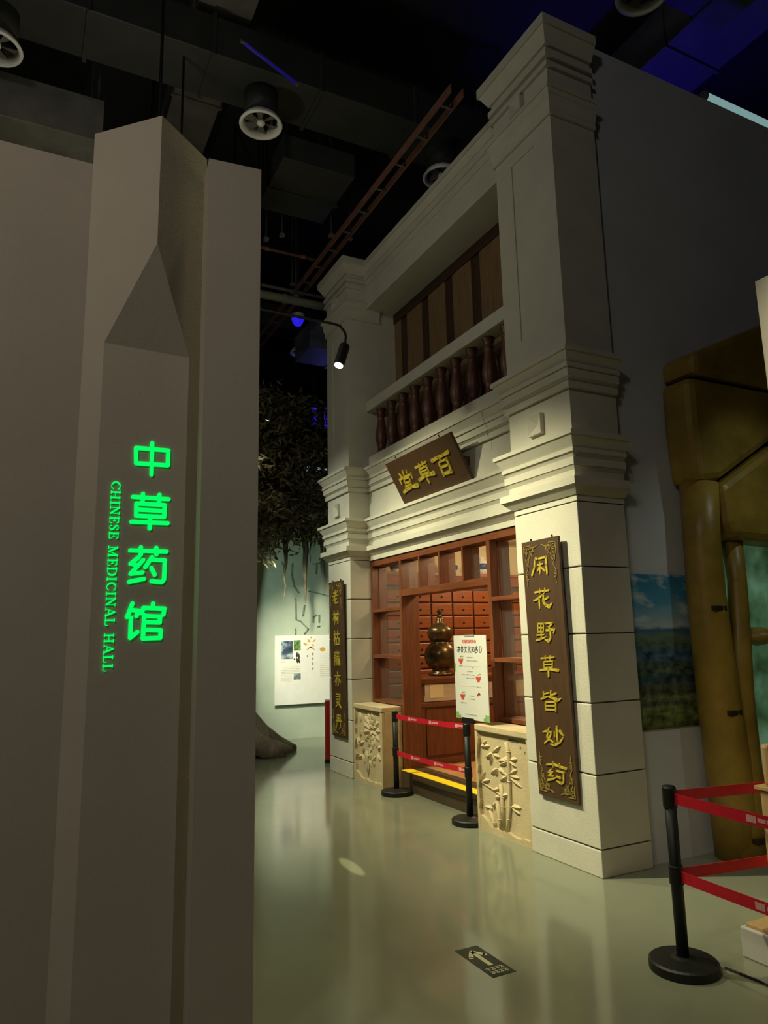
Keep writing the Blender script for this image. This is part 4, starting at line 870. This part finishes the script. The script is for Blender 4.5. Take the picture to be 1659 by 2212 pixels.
t = thing('dome_lamp', 'small blue-glowing dome fixture high up beside the lamp arm', 'lamp', (3.85, 10.7, 7.0))
obj('dome', MB().lathe([(.0, -.10), (.06, -.08), (.09, -.03), (.10, .02)], n=16), BLUEE, t, smooth=True, local=True)
obj('dome_base', MB().lathe([(.11, .02), (.12, .05), (.12, .10), (.03, .12)], n=16), VENT, t, local=True)
obj('drop_rod', MB().tube([(0, 0, .12), (0, 0, 2.3)], .015, 8), DUCT, t, local=True)
FLED = [((1.64, 6.18, 7.64), (2.30, 6.46, 7.64), .018, 'dim glowing strip standing in for a blue-lit duct edge above the diffuser', BLUEDIM), ((5.15, 13.3, 6.05), (5.15, 13.3, 6.42), .05, 'short upright blue light tube behind the tree crown, left one', BLUEE), ((5.42, 13.3, 6.0), (5.42, 13.3, 6.45), .05, 'short upright blue light tube behind the tree crown, right one', BLUEE), ((5.88, 4.22, 7.03), (8.6, 4.22, 7.03), .055, 'pale pipe along the top of the shop side wall, its cold light made as glow', CYANE), ((4.55, 12.20, 4.83), (5.15, 12.20, 4.83), .05, 'pale ledge on the top edge of the far wall, its light made as glow', CYANE)]  # dim strip and pale tubes glow in place of lit duct edge, pipe, ledge
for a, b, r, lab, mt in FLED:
    a, b = Vector(a), Vector(b); t = thing('glow_tube', lab, 'light tube', tuple(a)); d = (b - a).normalized()
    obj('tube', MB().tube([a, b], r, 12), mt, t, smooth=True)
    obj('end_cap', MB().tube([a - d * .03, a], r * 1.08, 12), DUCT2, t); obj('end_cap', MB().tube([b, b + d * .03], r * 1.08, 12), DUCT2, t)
    if abs(d.z) > .9: obj('hanger_rod', MB().tube([b + d * .03, (b.x, b.y, 9.3)], .012, 6), DUCT, t)

# ---- gallery spotlights (the lamps of the lights above)
def fixture(loc, aim, label, stem_to=None, rad=.045, ln=.20, off=.012):
    loc, aim = Vector(loc), Vector(aim); d = (aim - loc).normalized(); tail = loc - d * (ln + off); head = loc - d * off
    t = thing('gallery_spotlight', label, 'spotlight', tuple(tail))
    obj('lamp_body', MB().tube([tail, tail + d * .01, head], [rad * .9, rad, rad], 18), BLACK, t, smooth=False)
    obj('lens', MB().tube([head - d * .002, head + d * .004], rad * .82, 18), LAMPE, t)
    if stem_to:
        obj('lamp_arm', MB().tube([Vector(p) for p in stem_to], .013, 8), BLACK, t, smooth=True)
    return t
FLOORPATCH = (2.72, 5.62, 0)
vl = (2.615, 6.10, 4.315)
fixture(vl, (2.515, 6.05, 4.045), 'black spotlight on a bent arm in front of the far left pillar', [(2.705, 6.145, 4.555), (2.715, 6.14, 4.66), (2.70, 6.13, 4.70), (2.62, 6.065, 4.725), (2.55, 6.09, 4.745), (1.905, 6.365, 4.89), (1.2, 6.66, 5.05), (1.15, 6.68, 5.3), (1.15, 6.68, 7.685)], rad=.052, ln=.26)
spot('bent_arm_spot_light', vl, (2.515, 6.05, 4.045), 10, (1, .93, .66), 50, .8, .02)
for k, lab in zip(KEYS, ('black track spotlight behind the sign wall, aimed at the doorway', 'black track spotlight behind the sign wall, aimed at the near pillar', 'added unseen black spotlight behind the sign wall, filling the far left pillar', 'black track spotlight behind the sign wall, aimed at the information board', 'small glowing spotlight in front of the tree crown')):
    p = k[1]; fixture(p, k[2], lab, [Vector(p) - (Vector(k[2]) - Vector(p)).normalized() * .17, Vector((p[0] - .20, p[1] - .1, p[2] + .5)), (p[0] - .20, p[1] - .1, 9.3)], rad=.05, ln=.20)

# ---- artificial banyan with hanging roots
t = thing('banyan_tree', 'large artificial banyan tree with dark foliage and hanging roots before the far wall', 'tree', (2.7, 11.0, 0))
obj('trunk', MB().tube([(2.62, 11.0, 0), (2.62, 11.0, .6), (2.58, 11.0, 1.4), (2.62, 10.95, 2.4), (2.8, 10.9, 3.4), (3.0, 10.9, 4.6)], [.62, .46, .40, .37, .32, .15], 18), BARK, t, smooth=True)
for P, rr in (([(2.75, 10.95, .95), (3.02, 10.9, .55), (3.30, 10.88, .26), (3.60, 10.92, .10), (3.92, 11.05, .02)], [.22, .22, .20, .15, .06]), ([(2.75, 10.9, .7), (3.05, 10.65, .32), (3.32, 10.5, .12), (3.58, 10.48, .02)], [.22, .20, .15, .06]),
              ([(2.7, 11.1, .8), (3.1, 11.25, .35), (3.5, 11.4, .12), (3.75, 11.5, .02)], [.2, .2, .13, .05]), ([(2.6, 10.8, .7), (2.6, 10.4, .25), (2.75, 10.1, .03)], [.22, .18, .07]), ([(3.2, 10.8, .12), (3.5, 10.72, .08), (3.78, 10.80, .02)], [.16, .14, .06])):
    obj('surface_root', MB().tube(P, rr, 12), BARK, t, smooth=True)
BR = [[(2.85, 10.9, 3.3), (3.3, 10.9, 3.9), (3.9, 11.0, 4.3), (4.5, 11.1, 4.5)], [(2.8, 10.9, 3.4), (2.3, 10.7, 4.2), (1.8, 10.6, 4.8)], [(2.95, 10.9, 4.2), (3.2, 11.0, 5.0), (3.5, 11.1, 5.7)], [(2.85, 10.85, 3.6), (2.95, 10.4, 4.1), (3.0, 10.0, 4.35)], [(3.0, 10.9, 4.4), (3.7, 11.2, 5.0), (4.3, 11.3, 5.3)], [(3.3, 10.9, 3.85), (3.8, 10.8, 3.75), (4.35, 10.8, 3.8)]]
for P in BR: obj('branch', MB().tube(P, [.11, .08, .06, .03][:len(P)], 8), BARK, t, smooth=True)
rnd = random.Random(11)
def leafquad(mb, c, L, w_):
    d = Vector((rnd.gauss(0, 1), rnd.gauss(0, 1), rnd.gauss(-.5, .7))).normalized(); s_ = d.cross(Vector((rnd.gauss(0, 1), rnd.gauss(0, 1), rnd.gauss(0, 1)))).normalized()
    n_ = d.cross(s_) * L * .12; c = Vector(c)
    mb.add([c, c + d * L * .45 + s_ * w_ + n_, c + d * L, c + d * L * .45 - s_ * w_ + n_, c + d * L * .5 - n_ * .3], [(0, 1, 4), (1, 2, 4), (2, 3, 4), (3, 0, 4)])
fol = MB(); clumps = []
for k in range(150):
    while True:
        p = Vector((rnd.uniform(-1, 1), rnd.uniform(-1, 1), rnd.uniform(-1, 1)))
        if .25 < p.length < 1: break
    clumps.append(Vector((3.15 + p.x * 1.75, 10.95 + p.y * .95, 4.62 + p.z * 1.30)))
clumps += [Vector((3.3 + .17 * k, 10.75 + rnd.uniform(-.4, .4), 3.45 + rnd.uniform(-.12, .18))) for k in range(9)]
clumps += [Vector((3.0, 10.5, 3.12)), Vector((3.15, 10.6, 3.05)), Vector((3.3, 10.6, 3.15)), Vector((4.55, 10.95, 3.65))]
for c in clumps:
    r = rnd.uniform(.18, .36)
    for j in range(62):
        q = Vector((rnd.gauss(0, .5), rnd.gauss(0, .5), rnd.gauss(0, .42))) * r
        leafquad(fol, c + q, rnd.uniform(.09, .17), rnd.uniform(.018, .032))
obj('foliage', fol, LEAF, t, kind='stuff')
for k in range(14):                                    # leaves at the near branch tip, lamp light painted in as paler colour
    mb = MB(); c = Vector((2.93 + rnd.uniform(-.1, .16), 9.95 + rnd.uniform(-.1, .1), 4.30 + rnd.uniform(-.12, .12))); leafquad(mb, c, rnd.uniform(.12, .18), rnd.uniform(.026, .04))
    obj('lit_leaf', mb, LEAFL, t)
for (xx, yy, z0, z1, r) in ((3.74, 11.0, 3.5, 2.35, .030), (4.13, 11.1, 3.6, 2.28, .045), (4.42, 11.15, 3.6, 2.75, .022), (4.05, 10.9, 3.5, 2.9, .014), (3.70, 10.9, 3.4, 2.7, .014), (4.47, 11.1, 3.6, 2.9, .012), (4.20, 11.05, 3.55, 2.9, .012), (3.42, 10.8, 3.4, 2.7, .012)):
    P = [(xx + rnd.uniform(-.02, .02), yy, z0 + (z1 - z0) * k / 6) for k in range(7)]
    obj('hanging_root', MB().tube(P, [r * 1.25 * (1 - .85 * (k / 6) ** 2) for k in range(7)], 7), HROOT, t)
